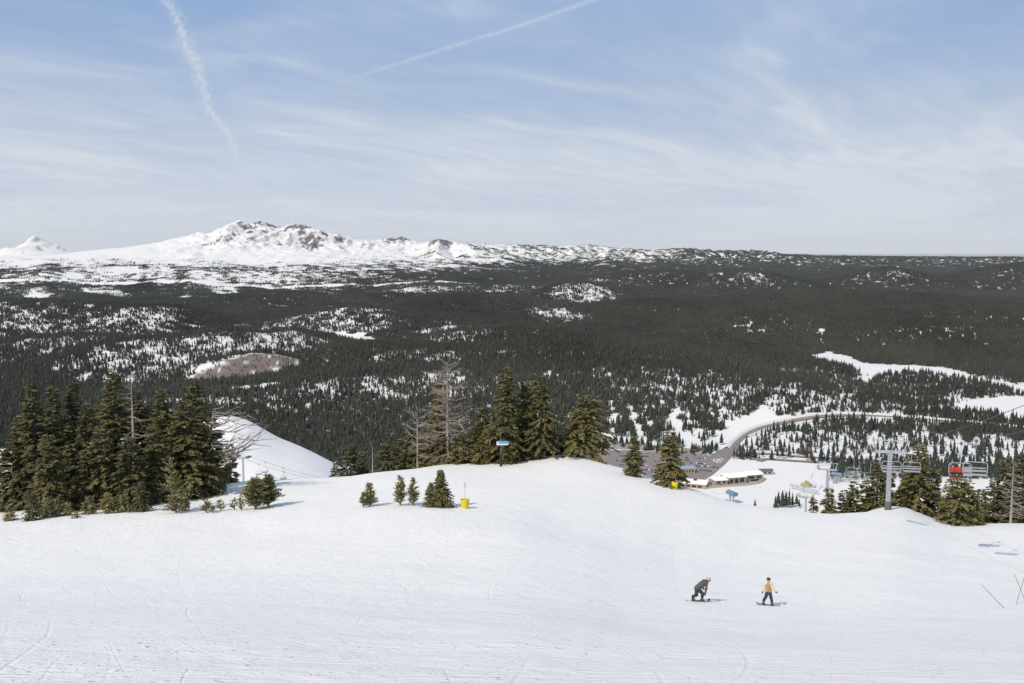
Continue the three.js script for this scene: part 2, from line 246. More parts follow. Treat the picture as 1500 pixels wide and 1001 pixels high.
{ // a second volcano far behind, by itself on the skyline
  const cx = ray(50, 346)[0] * 19500, N = 170, M = 120, pos = [], col = [], idx = [];
  for (let j = 0; j <= M; j++) for (let i = 0; i <= N; i++) {
    const x = cx - 5200 + 8600 * i / N, d = 15200 + 6800 * j / M, q = Math.hypot(x - cx, (d - 19500) * 0.9), sh = Math.hypot((x - cx + 1100) / 1.3, d - 19800);
    let y = -320 + (rowY(343, 19500) + 320) * Math.exp(-Math.pow(q / 960, 0.92)); y = Math.max(y, -320 + 440 * Math.exp(-Math.pow(sh / 1700, 1.3)));
    const rel = clamp((y + 320) / 700); y += (ridged(x / 900 + 2, d / 900, 5) - 0.6) * 330 * rel * sstep(0, 500, q) + fbm(x / 180, d / 180, 3) * 80 * rel * sstep(0, 260, q);
    pos.push(x, y, -d);
  }
  for (let j = 0; j < M; j++) for (let i = 0; i < N; i++) { const a = j * (N + 1) + i, b = a + 1, c = a + N + 1, e = c + 1; idx.push(a, b, e, a, e, c); }
  const g = new THREE.BufferGeometry(); g.setAttribute('position', new THREE.Float32BufferAttribute(pos, 3)); g.setIndex(idx); g.computeVertexNormals();
  const nor = g.attributes.normal.array; for (let k = 0; k < pos.length / 3; k++) { const n = fbm(pos[k * 3] / 140, pos[k * 3 + 2] / 140, 4), s = 0.8 * sstep(0.19, 0.27, 1 - nor[k * 3 + 1] + n * 0.5) * sstep(-150, 50, pos[k * 3 + 1]); col.push(mix(OLD[0], 0.17, s), mix(OLD[1], 0.16, s), mix(OLD[2], 0.17, s)); }
  g.setAttribute('color', new THREE.Float32BufferAttribute(col, 3));
  structure('distant_peak', g, countryMat, 'snowy pointed volcano standing alone on the skyline');
}
// ---------------------------------------------------------------- the valley: car park, roads, clearings
const LOT_Y = -280;
const level = pts => pts.map(([px, row]) => onLevel(px, row, LOT_Y));
const LOT = level([[840, 659], [920, 660], [985, 664], [1042, 668], [1060, 657], [1076, 646], [1088, 655], [1074, 667], [1062, 680], [1046, 694], [1028, 706], [985, 712], [930, 712], [840, 700]]);
const ROAD = level([[1068, 660], [1078, 648], [1092, 639], [1115, 632], [1150, 627], [1200, 621.5], [1250, 618.5], [1300, 617], [1360, 618], [1420, 621], [1500, 628], [1600, 640]]);
const SPUR = level([[1066, 667], [1085, 665.5], [1110, 665], [1140, 666], [1165, 669], [1200, 671], [1260, 674], [1330, 678]]);
const LOOP = level([[1112, 676], [1122, 673], [1140, 674], [1170, 676], [1200, 678]]);
const MEADOWS = [
  [[1180, 525], [1207, 511], [1220, 517], [1249, 525], [1271, 534], [1321, 535], [1393, 540], [1433, 552], [1500, 566], [1640, 590], [1640, 600], [1500, 579], [1468, 568], [1407, 554], [1367, 548], [1327, 547], [1287, 551], [1273, 559], [1244, 559], [1258, 550], [1253, 541], [1217, 533]],
  [[1391, 592], [1431, 584], [1500, 581], [1640, 586], [1640, 640], [1500, 619], [1455, 608], [1407, 603]],
  [[480, 487], [500, 487], [530, 491], [566, 503], [566, 507], [540, 504], [508, 496]],
  [[330, 569], [395, 562], [420, 563], [400, 570], [340, 574]],
].map(a => a.map(([px, row]) => hit(px, row, 1100)));
const inside = (poly, x, d) => { let c = false; for (let i = 0, j = poly.length - 1; i < poly.length; j = i++) { const [xi, di] = poly[i], [xj, dj] = poly[j]; if ((di > d) !== (dj > d) && x < (xj - xi) * (d - di) / (dj - di) + xi) c = !c; } return c; };
const nearLine = (line, x, d) => { let b = 1e9; for (let s = 0; s + 1 < line.length; s++) { const [x0, d0] = line[s], [x1, d1] = line[s + 1], ux = x1 - x0, ud = d1 - d0, q = clamp(((x - x0) * ux + (d - d0) * ud) / (ux * ux + ud * ud)); b = Math.min(b, Math.hypot(x - x0 - ux * q, d - d0 - ud * q)); } return b; };
// open snow strips down the wooded hill behind the car park, and other small clearings: [half width, points]
const STRIPS = [[7, [[921, 601], [926, 612], [931, 626], [938, 640], [942, 652]]], [9, [[990, 602], [986, 614], [994, 628], [1006, 640], [1022, 656]]], [16, [[985, 622], [1000, 640], [1020, 655]]], [8, [[1008, 612], [1016, 624], [1030, 634]]], [6, [[943, 614], [950, 622], [954, 634]]], [14, [[1040, 655], [1060, 640], [1075, 632]]],
  [4, [[896, 592], [897, 640]]], [9, [[804, 545], [806, 556]]], [5, [[1205, 505], [1199, 490], [1206, 478]]], [26, [[1075, 628], [1110, 618], [1140, 612]]], [18, [[870, 636], [900, 643], [940, 650], [1000, 660]]],
].map(([w, p]) => [w, p.map(([px, row]) => hit(px, row, 1250))]);
// thin woods where snow shows between the trees: [px, row, half widths across and along in metres, how much is left]
const THIN = [
  [60, 470, 520, 420, 0.36], [150, 490, 260, 300, 0.42], [215, 458, 130, 180, 0.25], [300, 520, 230, 260, 0.30], [215, 520, 170, 220, 0.40], [395, 492, 90, 130, 0.22], [380, 515, 110, 130, 0.4], [470, 470, 330, 260, 0.30], [430, 505, 150, 200, 0.45],
  [660, 488, 150, 130, 0.35], [620, 525, 110, 110, 0.4], [660, 422, 260, 160, 0.35], [590, 425, 200, 120, 0.35], [855, 424, 220, 200, 0.22], [820, 463, 130, 90, 0.2], [860, 490, 50, 60, 0.2], [1115, 412, 80, 120, 0.5], [1045, 400, 90, 90, 0.6], [1318, 402, 90, 90, 0.6],
  [760, 420, 500, 220, 0.4], [480, 580, 330, 100, 0.55], [620, 560, 260, 100, 0.5], [1000, 548, 230, 110, 0.4], [1160, 580, 260, 200, 0.36], [1320, 570, 260, 260, 0.42], [1420, 560, 200, 120, 0.35], [1220, 645, 220, 90, 0.30], [1360, 660, 260, 90, 0.24], [1120, 645, 90, 60, 0.25], [1300, 600, 300, 60, 0.5], [950, 500, 600, 200, 0.9],
].map(([px, row, a, b, k]) => { const [x, d] = hit(px, row, 1150); return { x, d, a: a * (d > 2400 ? 0.8 : 1), b: b * (d > 2400 ? 1.3 : 1), k: d > 2000 ? Math.min(0.9, k * 0.9 + 0.06) : k }; });
function density(x, d) {
  const y = ground(x, d), px = 750 + FOCAL * x / d;
  if (d < 1480 && x > 85 && d < 1000) return 0;
  for (const m of MEADOWS) if (inside(m, x, d)) return fbm(x / 30, d / 30, 2) > 0.42 ? 0.12 : 0;
  for (const [w, l] of STRIPS) if (d < 3600 && nearLine(l, x, d) < w * (1 + fbm(x / 20, d / 20, 2))) return 0;
  if (d < 1900 && (inside(LOT, x, d) || nearLine(ROAD, x, d) < 17 || nearLine(SPUR, x, d) < 11)) return 0;
  for (const [cx, cd] of CINDER) if (Math.hypot((x - cx) / 70, (d - cd) / 62) < 0.95) return 0.03;
  let v = 1;
  for (const t of THIN) { const e = ((x - t.x) / t.a) ** 2 + ((d - t.d) / t.b) ** 2; if (e < 6) v = Math.min(v, mix(t.k, 1, sstep(0.3, 2.2, e + fbm(x / 90, d / 90, 3) * 1.6))); }
  const n = fbm(x / 170 + 3, d / 240, 4), f = fbm(x / 42, d / 60, 3);
  v *= clamp(0.95 + n * 0.8 + f * 0.7 * (1.5 - v), 0.0, 1.15);
  if (v < 0.62) v *= clamp(0.75 + f * 2.2, 0, 1.5);
  if (d < 1500) v = Math.min(v, x > 120 ? 0.95 * clamp(0.8 + 2.4 * f) : 1);
  if (d > 5200) {                                                // the tree line: lower under the mountain, higher on the plateau
    const plateau = sstep(-1700, 400, x + (d - 10500) * 0.1), sx = x + (d - 8500) * 0.42, big = fbm(sx / 230 + 8, d / 1000, 4), line = mix(-196, -95, plateau) + n * 110, above = y - line + f * 50 + big * 240;
    const lft = sstep(-600, -2200, x * 9000 / d), woods = mix(1 - sstep(-50, 40, above), 1 - sstep(5350, 6500, d + n * 1300 + f * 500 - big * 2600), lft), spots = sstep(-0.10, 0.25, big * 0.7 + f * 0.9) * mix(0.34, 0.42, plateau) * (1 - lft * 0.9 * sstep(7400, 9300, d)) * (1 - sstep(mix(60, 260, plateau), mix(190, 420, plateau), y - line));
    v *= Math.max(woods, spots, sstep(500, 1900, x - Math.max(0, d - 9500) * 0.25 + fbm(x / 500, d / 300, 3) * 1400) * 0.95);
  }
  return clamp(v * 1.3);
}
// ---------------------------------------------------------------- trees of the far woods, as small real conifers
function smallConifer(out, x, z, H, R, r, tiers, sides, tone) {
  const lean = (r() - 0.5) * 0.05 * H; const base = -3;
  const push = (a, b, c, col) => { out.p.push(...a, ...b, ...c); for (let k = 0; k < 3; k++) out.c.push(...col); };
  const bark = [0.10, 0.085, 0.07];
  for (let k = 0; k < 3; k++) { const a = k * 2.094, b = a + 2.094, w = 0.16 + H * 0.008; push([x + Math.cos(a) * w, base, z + Math.sin(a) * w], [x + Math.cos(b) * w, base, z + Math.sin(b) * w], [x + lean * 0.4, H * 0.5, z], bark); }
  const low = H * (0.08 + r() * 0.14);
  for (let t = 0; t < tiers; t++) {
    const f = t / tiers, y0 = mix(low, H, f * 0.94), y1 = Math.min(H * (1 + (t === tiers - 1 ? 0 : 0)), y0 + (H - low) / tiers * 1.75), rr = R * (1 - f * 0.86) * (0.82 + r() * 0.36), turn = r() * 6.28, cx = x + lean * f, tip = [x + lean * (y1 / H), y1, z];
    const ring = []; for (let k = 0; k < sides; k++) { const a = turn + k * 6.2832 / sides, q = rr * (0.62 + r() * 0.62); ring.push([cx + Math.cos(a) * q, y0 - r() * 0.12 * (H - low) / tiers * 2, z + Math.sin(a) * q]); }
    for (let k = 0; k < sides; k++) { const s = 0.8 + r() * 0.4; push(ring[k], tip, ring[(k + 1) % sides], tone.map(v => v * s)); }
  }
}
const toGeo = o => { const g = new THREE.BufferGeometry(); g.setAttribute('position', new THREE.Float32BufferAttribute(o.p, 3)); g.setAttribute('color', new THREE.Float32BufferAttribute(o.c, 3)); return g; };
const TONES = [[0.033, 0.040, 0.027], [0.027, 0.036, 0.028], [0.043, 0.046, 0.030], [0.030, 0.035, 0.030], [0.058, 0.053, 0.044]];
const farLeaf = new THREE.MeshStandardMaterial({ color: 0xffffff, roughness: 0.95, vertexColors: true });
const forest = new THREE.Group(); forest.name = 'conifer_forest'; tag(forest, 'dark evergreen forest filling the valley below the mountains', null, null, 'stuff'); scene.add(forest);
{
  const r = rng(99), BANDS = [{ from: 1000, to: 2700, s: 17, area: 15, tiers: 5, sides: 6, v: 3 }, { from: 2700, to: 5000, s: 28, area: 13, tiers: 3, sides: 5, v: 3 }, { from: 5000, to: 8000, s: 44, area: 17, tiers: 2, sides: 4, v: 2 }, { from: 8000, to: 13200, s: 64, area: 24, tiers: 2, sides: 4, v: 2 }], LEVELS = [0.08, 0.22, 0.42, 0.7, 1];
  for (const B of BANDS) {
    const spots = LEVELS.map(() => Array.from({ length: B.v }, () => []));
    for (let d = B.from; d < B.to; d += B.s) for (let x = -0.60 * d; x < 0.60 * d; x += B.s) {
      if (d < 1480 && x > 85) continue; const X = x + (r() - 0.5) * B.s * 0.5, D = d + (r() - 0.5) * B.s * 0.5, v = density(X, D), pick = r(), vi = Math.floor(r() * B.v), turn = r() * 6.2832; if (v < 0.03) continue;
      let l = 0; while (l < 4 && v > (LEVELS[l] + LEVELS[l + 1]) / 2) l++; if (l === 0 && pick > v / 0.08) continue;
      spots[l][vi].push([X, D, turn, 0.82 + r() * 0.36]);
    }
    LEVELS.forEach((lv, li) => { for (let v = 0; v < B.v; v++) {
      const list = spots[li][v]; if (!list.length) continue;
      const o = { p: [], c: [] }, n = Math.max(1, Math.round(B.s * B.s / B.area * lv));
      for (let k = 0; k < n; k++) { const H = (B.from < 2700 ? 7 + r() * r() * 13 : 6 + r() * 8) * (lv < 0.3 ? 0.8 : 1) * (r() < 0.12 ? 0.55 : 1); smallConifer(o, (r() - 0.5) * B.s * 1.05, (r() - 0.5) * B.s * 1.05, H, H * (B.from < 2700 ? 0.145 + r() * 0.08 : 0.19 + r() * 0.10), r, B.tiers, B.sides, TONES[Math.floor(r() * 5)]); }
      const im = new THREE.InstancedMesh(toGeo(o), farLeaf, list.length); im.name = 'tree_mass'; im.userData.kind = 'stuff'; im.castShadow = im.receiveShadow = true;
      const M = new THREE.Matrix4(), T = new THREE.Matrix4(), col = new THREE.Color();
      list.forEach(([x, d, a, s], k) => {
        const e = B.s * 0.4, gx = clamp((ground(x + e, d) - ground(x - e, d)) / (2 * e), -0.8, 0.8), gz = clamp(-(ground(x, d + e) - ground(x, d - e)) / (2 * e), -0.8, 0.8);
        T.makeRotationY(a); M.set(1, 0, 0, x, gx, 1, gz, ground(x, d) - 0.4, 0, 0, 1, -d, 0, 0, 0, 1).multiply(T).scale(new THREE.Vector3(1, s, 1)); im.setMatrixAt(k, M);
        const t = 0.8 + 0.35 * r() + fbm(x / 380, d / 700, 3) * 0.9; im.setColorAt(k, col.setRGB(t * (0.96 + r() * 0.1), t, t));
      });
      forest.add(im);
    } });
  }
}
// ---------------------------------------------------------------- shapes
const V = (x, y, z) => new THREE.Vector3(x, y, z);
const clean = g => { const q = g.index ? g.toNonIndexed() : g; for (const k of Object.keys(q.attributes)) if (k !== 'position' && k !== 'normal') q.deleteAttribute(k); return q; };
const join = list => mergeGeometries(list.map(clean));
function bar(a, b, r0, r1 = r0, sides = 8) { const d = b.clone().sub(a), g = new THREE.CylinderGeometry(r1, r0, d.length(), sides); g.translate(0, d.length() / 2, 0); g.applyQuaternion(new THREE.Quaternion().setFromUnitVectors(V(0, 1, 0), d.normalize())); g.translate(a.x, a.y, a.z); return g; }
function box(w, h, l, x = 0, y = 0, z = 0, ry = 0) { const g = new THREE.BoxGeometry(w, h, l); if (ry) g.rotateY(ry); g.translate(x, y, z); return g; }
function tube(pts, r, seg = 24, sides = 6) { return new THREE.TubeGeometry(new THREE.CatmullRomCurve3(pts), seg, r, sides, false); }
const spot = (px, d) => { const x = ray(px, 700)[0] * d; return [x, ground(x, d), -d]; };

// ---------------------------------------------------------------- slope-side conifers
const needleMats = [[0.118, 0.110, 0.042], [0.090, 0.088, 0.036], [0.140, 0.128, 0.046], [0.215, 0.20, 0.085]].map(c => new THREE.MeshStandardMaterial({ color: lin(...c), roughness: 0.9, vertexColors: true }));
const barkMat = std([0.12, 0.095, 0.075], 0.95), deadMat = std([0.30, 0.265, 0.235], 0.95), paleBark = std([0.22, 0.185, 0.15], 0.95), loadMat = std([0.82, 0.83, 0.85], 0.85);
function conifer({ H, R, seed, bare = 0.05, droop = 0.25, taper = 0.9, fill = 1, lean = 0, flag = 0, spray = 1, tuft = 0, top = 0.02 }) {
  const r = rng(seed), P = [], C = [], S = [], sticks = [];
  const axis = h => V(lean * H * (h / H) ** 1.6, h, (r() - 0.5) * 0.02);
  const tri = (a, b, c, k) => { P.push(a.x, a.y, a.z, b.x, b.y, b.z, c.x, c.y, c.z); for (let i = 0; i < 3; i++) C.push(k[0], k[1], k[2]); };
  const trunkPts = [0, 0.25, 0.5, 0.75, 1].map(t => axis(H * t)); trunkPts[0].y = -0.6;
  for (let i = 0; i < 4; i++) sticks.push(bar(trunkPts[i], trunkPts[i + 1], (0.026 * H + 0.03) * (1 - i * 0.24), (0.026 * H + 0.03) * (1 - (i + 1) * 0.24) + 0.012, 7));
  const step = (H < 4 ? 0.17 : 0.34) / fill; spray *= H < 4 ? 1.05 : 1.75;
  for (let h = H * bare + 0.05; h < H * (1 - top); h += step * (0.7 + r() * 0.6)) {
    const t = h / H, prof = Math.min(1, (t - bare) / 0.10 + 0.55) * Math.pow(1 - t, taper) + 0.03, clump = 0.82 + 0.5 * noise(h * 1.1 + seed, seed * 0.37);
    const n = Math.max(3, Math.round((5 + prof * 5) * fill * (tuft ? 0.62 : 1)));
    for (let b = 0; b < n; b++) {
      const az = r() * 6.2832, side = Math.cos(az), L = R * prof * clump * (0.55 + r() * 0.6) * (1 + flag * side * 0.8), o = axis(h); if (L < 0.08) continue;
      const rise = tuft ? 0.35 + r() * 0.7 : mix(0.32, -0.10, 1 - t) + (r() - 0.5) * 0.25, dir = V(side, rise, Math.sin(az)).normalize();
      const tone0 = 0.72 + r() * 0.5, warm = 0.92 + r() * 0.2, pt = s => o.clone().addScaledVector(dir, L * s).add(V(0, -droop * L * s * s, 0));
      if (L > 0.5) sticks.push(bar(o, pt(0.85), 0.012 + L * 0.012, 0.006, 3));
      const m = Math.max(3, Math.round((L / (H < 4 ? 0.10 : 0.135)) * (tuft ? 0.9 : 1)));
      for (let k = 0; k < m; k++) {
        const s = 0.18 + 0.82 * (k + r()) / m, p = pt(s), spread = (r() - 0.5) * 2.3, fwd = V(dir.x * Math.cos(spread) - dir.z * Math.sin(spread), dir.y + (tuft ? 0.5 : -0.18) + (r() - 0.5) * 0.5, dir.x * Math.sin(spread) + dir.z * Math.cos(spread)).normalize();
        const l = (0.22 + r() * 0.26) * spray * (1.1 - s * 0.35) * (tuft ? 1.25 : 1), w = l * (tuft ? 0.13 + r() * 0.1 : 0.22 + r() * 0.16), up = V((r() - 0.5) * 1.3, 1, (r() - 0.5) * 1.3), sd = fwd.clone().cross(up).normalize().multiplyScalar(w), mid = p.clone().addScaledVector(fwd, l * 0.45), tip = p.clone().addScaledVector(fwd, l).add(V(0, -l * 0.2, 0)), q = tone0 * (0.8 + r() * 0.4), col = [q * warm, q, q * 0.95];
        const a = mid.clone().add(sd), c = mid.clone().sub(sd); a.y -= w * 0.5; c.y -= w * 0.5;
        tri(p, a, tip, col); tri(p, tip, c, col);
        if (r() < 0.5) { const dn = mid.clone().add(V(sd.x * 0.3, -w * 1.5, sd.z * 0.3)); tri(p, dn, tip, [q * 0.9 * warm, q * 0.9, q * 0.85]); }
        if (r() < 0.25) S.push([p, a.clone(), tip.clone(), c.clone()]);
      }
    }
  }
  return { trunk: join(sticks), crown: toGeo({ p: P, c: C }), load: S };
}
function deadTree({ H, R, seed, lean = 0, bare = 0.12, twigs = 5, flag = 0, rise = 0.15, n = 40, shrink = 0.8 }) {
  const r = rng(seed), g = [], axis = h => V(lean * H * (h / H) ** 1.5, h, 0), rad = H * 0.017 + 0.05;
  for (let i = 0; i < 5; i++) { const a = axis(H * i / 5), b = axis(H * (i + 1) / 5); if (!i) a.y = -0.6; g.push(bar(a, b, rad * (1 - i * 0.19), rad * (1 - (i + 1) * 0.19) + 0.01, 7)); }
  const limbs = [];
  let one;
  for (let k = 0; k < n; k++) {
    const t = bare + (1 - bare) * (k + r()) / n, az = r() * 6.283, side = Math.cos(az), L = R * (1 - t * shrink) * (0.45 + r() * 0.75) * Math.max(0.15, 1 + flag * side), o = axis(H * t), dir = V(side, rise + (r() - 0.5) * 0.5, Math.sin(az)).normalize();
    const mid = o.clone().addScaledVector(dir, L * 0.55).add(V(0, -0.06 * L, 0)), end = o.clone().addScaledVector(dir, L).add(V(0, 0.10 * L, 0)), w = 0.02 + L * 0.013;
    one = [bar(o, mid, w, w * 0.7, 4), bar(mid, end, w * 0.7, 0.008, 4)];
    for (let q = 0; q < twigs; q++) { const s = 0.25 + r() * 0.75, p = s < 0.55 ? o.clone().lerp(mid, s / 0.55) : mid.clone().lerp(end, (s - 0.55) / 0.45), e = p.clone().add(V(dir.x + (r() - 0.5) * 1.6, dir.y + (r() - 0.4) * 1.1, dir.z + (r() - 0.5) * 1.6).normalize().multiplyScalar(L * (0.18 + r() * 0.25))); one.push(bar(p, e, w * 0.55, 0.01, 3)); }
    limbs.push(join(one));
  }
  return { trunk: join(g), branches: limbs };
}
let treeSeed = 100;
function plantConifer(name, px, topRow, d, widthPx, label, group, o = {}) {
  const p = spot(px, d), H = Math.max(0.5, rowY(topRow, d) - p[1]), R = widthPx / 2 / FOCAL * d * (o.tuft ? 1.7 : 1.45);
  const t = thing(name, label, o.cat ?? 'tree', p, 0, group), c = conifer({ H, R, seed: ++treeSeed, ...o });
  part('trunk', c.trunk, o.pale ? paleBark : barkMat, t); const crown = part('crown', c.crown, needleMats[o.mat ?? treeSeed % 3], t);
  if (o.snow) { const q = []; c.load.forEach(([a, b, e, f], k) => { if (k % 2) return; for (const v of [a, b, e, a, e, f]) q.push(v.x, v.y + 0.05, v.z); }); const g = new THREE.BufferGeometry(); g.setAttribute('position', new THREE.Float32BufferAttribute(q, 3)); part('snow_load', g, loadMat, crown).userData.kind = 'stuff'; }
  return t;
}
function plantDead(px, topRow, d, widthPx, label, o = {}) {
  const p = spot(px, d), H = rowY(topRow, d) - p[1], t = thing('dead_tree', label, 'dead tree', p, 0, o.group), q = deadTree({ H, R: widthPx / 2 / FOCAL * d, seed: ++treeSeed, ...o });
  part('trunk', q.trunk, o.m ?? deadMat, t); q.branches.forEach(g => part('branch', g, o.m ?? deadMat, t)); return t;
}
// the dense stand beside the gully
const STAND = 'tall dark firs of the dense stand', standLabel = 'tall dark fir packed in the dense stand beside the gully lift';
const standNames = { 171: 'tallest fir of the dense stand, towering behind the silver snag', 276: 'widest drooping fir at the gully end of the dense stand', 288: 'tall fir rising behind the widest fir of the stand', 72: 'shorter full fir at the front of the dense stand', 52: 'pointed fir at the open end of the dense stand', 131: 'fir between the tallest one and its slim neighbours in the stand' };
for (const [px, top, d, w, bare] of [[20, 640, 110, 62, 0.02], [52, 560, 110, 62, 0.03], [83, 564, 115, 56, 0.06], [112, 556, 117, 54, 0.08], [131, 587, 108, 60, 0.04], [171, 541, 113, 72, 0.05], [72, 634, 102, 56, 0.02], [150, 622, 105, 62, 0.03], [203, 568, 119, 56, 0.05], [240, 566, 114, 64, 0.06], [276, 585, 110, 92, 0.10], [288, 554, 118, 66, 0.08], [190, 640, 104, 60, 0.05], [228, 625, 107, 56, 0.08], [312, 610, 114, 50, 0.12], [104, 650, 107, 48, 0.05], [-25, 590, 114, 70, 0.03], [36, 600, 113, 60, 0.03], [96, 600, 112, 56, 0.04], [150, 590, 118, 60, 0.04], [258, 600, 119, 60, 0.05], [222, 590, 121, 56, 0.05], [300, 630, 111, 56, 0.08], [128, 655, 104, 46, 0.02]])
  plantConifer('fir_tree', px, top, d, w, standNames[px] ?? standLabel, STAND, { bare, mat: (px * 7) % 3 === 0 ? 0 : 1, taper: 0.66, fill: 1.1 });
plantDead(197, 561, 105.5, 46, 'silver dead snag with curved bare limbs in front of the dark firs', { n: 26, twigs: 3, bare: 0.45, rise: 0.05, shrink: 0.1, flag: 0.4 });
plantDead(300, 600, 112, 96, 'grey dead tree sweeping its bare branches out over the gully', { n: 46, twigs: 6, bare: 0.3, rise: 0.18, flag: 1.1, lean: 0.12, shrink: 0.3 });
plantConifer('fir_tree', 337, 648, 126, 22, 'slender narrow fir by itself at the edge of the dense stand', undefined, { taper: 0.55, mat: 3, bare: 0.02, pale: true });
// young trees poking out of the snow before the stand
const YOUNG = 'young conifers at the foot of the stand', youngLabel = 'young conifer poking out of the snow at the foot of the dark stand';
for (const [px, top, d, w] of [[45, 722, 95.5, 40], [66, 728, 97.5, 22], [80, 730, 98, 24], [97, 734, 98, 18], [12, 738, 97, 24], [107, 748, 94.5, 15], [157, 722, 98.5, 28], [205, 704, 98.5, 32], [128, 726, 99, 30], [270, 715, 97, 20], [178, 724, 99, 26]])
  plantConifer('young_fir', px, top, d, w, youngLabel, YOUNG, { mat: w > 30 ? 1 : 3, fill: 1.15, spray: 0.7, taper: 0.7, pale: true });
plantConifer('young_pine', 252, 676, 97, 34, 'pale green young pine with a gnarled trunk before the dark firs', undefined, { tuft: 1, mat: 3, bare: 0.3, taper: 0.45, spray: 0.85, pale: true, lean: -0.05 });
plantConifer('young_pine', 256, 728, 95, 34, 'low bushy pine just below the gnarled young pine', undefined, { tuft: 1, mat: 3, taper: 0.4, spray: 0.75, fill: 1.3, cat: 'shrub' });
const LOW = 'pine shrubs scattered on open snow', lowLabel = 'small bushy pine on open snow between the stand and the gully rim';
for (const [px, top, d, w] of [[301, 732, 95, 18], [322, 734, 96, 16], [342, 730, 96, 14], [352, 726, 95, 14], [310, 742, 94.5, 12]]) plantConifer('young_pine', px, top, d, w, lowLabel, LOW, { tuft: 1, mat: 3, taper: 0.5, spray: 0.65, fill: 1.1, cat: 'shrub' });
plantConifer('young_pine', 373, 701, 95, 42, 'larger bushy pine pair, yellower tree beside the gully chairs', undefined, { tuft: 1, mat: 3, taper: 0.55, spray: 0.85, fill: 1.5, cat: 'shrub' });
plantConifer('young_pine', 392, 696, 96.5, 38, 'larger bushy pine pair, darker tree beside the gully chairs', undefined, { tuft: 1, mat: 2, taper: 0.6, spray: 0.85, fill: 1.5, cat: 'shrub' });
// shrubs on the middle of the piste
const MIDG = 'small pines on the middle of the piste', midLabel = 'small pine standing alone on the open piste before the knoll trees';
for (const [px, top, d, w] of [[541, 709, 92.5, 22], [532, 722, 92, 13], [586, 697, 93, 20], [605, 702, 93, 18]]) plantConifer('young_pine', px, top, d, w, midLabel, MIDG, { tuft: 1, mat: 3, taper: 0.55, spray: 0.75, fill: 1.35, cat: 'shrub', pale: true });
plantConifer('young_fir', 645, 688, 91.5, 34, 'dense young fir with pointed top beside the yellow padded marker', undefined, { mat: 2, taper: 0.75, spray: 0.75, fill: 1.7 });
plantConifer('young_fir', 630, 706, 91.8, 20, 'short young fir hugging the larger pointed one on the piste', undefined, { mat: 2, taper: 0.6, spray: 0.7, fill: 1.5 });
// trees on the knoll
const KNOLL = 'firs crowding the knoll', knollLabel = 'green fir crowding the knoll behind the blue trail sign';
const knollNames = { 741: 'tallest knoll fir, straight behind the blue trail sign', 792: 'wide tall knoll fir standing next to the tallest one', 707: 'middling fir between the white snag and the tall dead conifer', 641: 'fir with sparse top beside the tall dead conifer' };
for (const [px, top, d, w, bare] of [[741, 535, 135, 66, 0.12], [792, 549, 136, 70, 0.12], [771, 556, 138, 60, 0.12], [707, 592, 139, 46, 0.05], [641, 560, 140, 44, 0.06], [692, 622, 138, 40, 0.05], [634, 622, 139, 44, 0.04], [673, 634, 136, 44, 0.02], [704, 640, 134, 34, 0.02], [741, 653, 133, 30, 0.02], [808, 632, 140, 26, 0.04], [822, 640, 141, 16, 0.04], [600, 622, 142, 40, 0.06], [612, 650, 140, 34, 0.03], [648, 640, 137, 40, 0.03], [722, 636, 137, 30, 0.05], [760, 600, 140, 50, 0.1]])
  plantConifer('fir_tree', px, top, d, w, knollNames[px] ?? knollLabel, KNOLL, { bare, mat: [0, 2, 2][px % 3], taper: 0.72, droop: 0.3 });
plantConifer('fir_tree', 846, 577, 137, 76, 'wind-shaped fir leaning over at the end of the knoll', undefined, { bare: 0.08, mat: 2, lean: 0.17, flag: 0.35, taper: 0.45, top: 0.05 });
plantDead(656, 531, 137, 100, 'tall grey dead conifer bristling with bare twigs on the knoll', { n: 150, twigs: 11, bare: 0.1, rise: 0.02, shrink: 0.7, m: std([0.31, 0.26, 0.225], 0.95) });
plantDead(612, 600, 138, 60, 'low tangle of bare grey limbs beside the tall dead conifer', { n: 34, twigs: 6, bare: 0.2, rise: 0.3, shrink: 0.2 });
plantDead(717, 610, 135, 26, 'bleached white snag between the knoll firs', { n: 16, twigs: 2, bare: 0.4, rise: 0.5, lean: 0.06 });
plantDead(546, 650, 138, 26, 'short pale snag with broken limbs on the rim by the gully', { n: 12, twigs: 2, bare: 0.35, rise: -0.1 });
const RIM = 'firs on the rim by the gully', rimLabel = 'fir on the snowy rim between the gully and the knoll';
for (const [px, top, d, w, snow] of [[493, 674, 138, 22, 1], [508, 666, 139, 24, 1], [515, 650, 143, 28, 0], [530, 660, 142, 26, 0], [562, 648, 141, 34, 0], [578, 652, 141, 34, 0], [590, 660, 140, 24, 0]]) plantConifer('fir_tree', px, top, d, w, snow ? 'low fir dusted with snow on the gully rim' : rimLabel, snow ? 'snow dusted firs on the gully rim' : RIM, { snow, taper: 0.65, mat: 1 });
plantConifer('fir_tree', 928, 639, 124, 24, 'narrow young fir by itself on the side of the knoll', undefined, { taper: 0.5, mat: 0, fill: 1.3, spray: 0.8 });
plantConifer('fir_tree', 981, 630, 119, 46, 'broad pointed fir behind the yellow pad overlooking the car park', undefined, { taper: 0.75, mat: 2, fill: 1.15 });
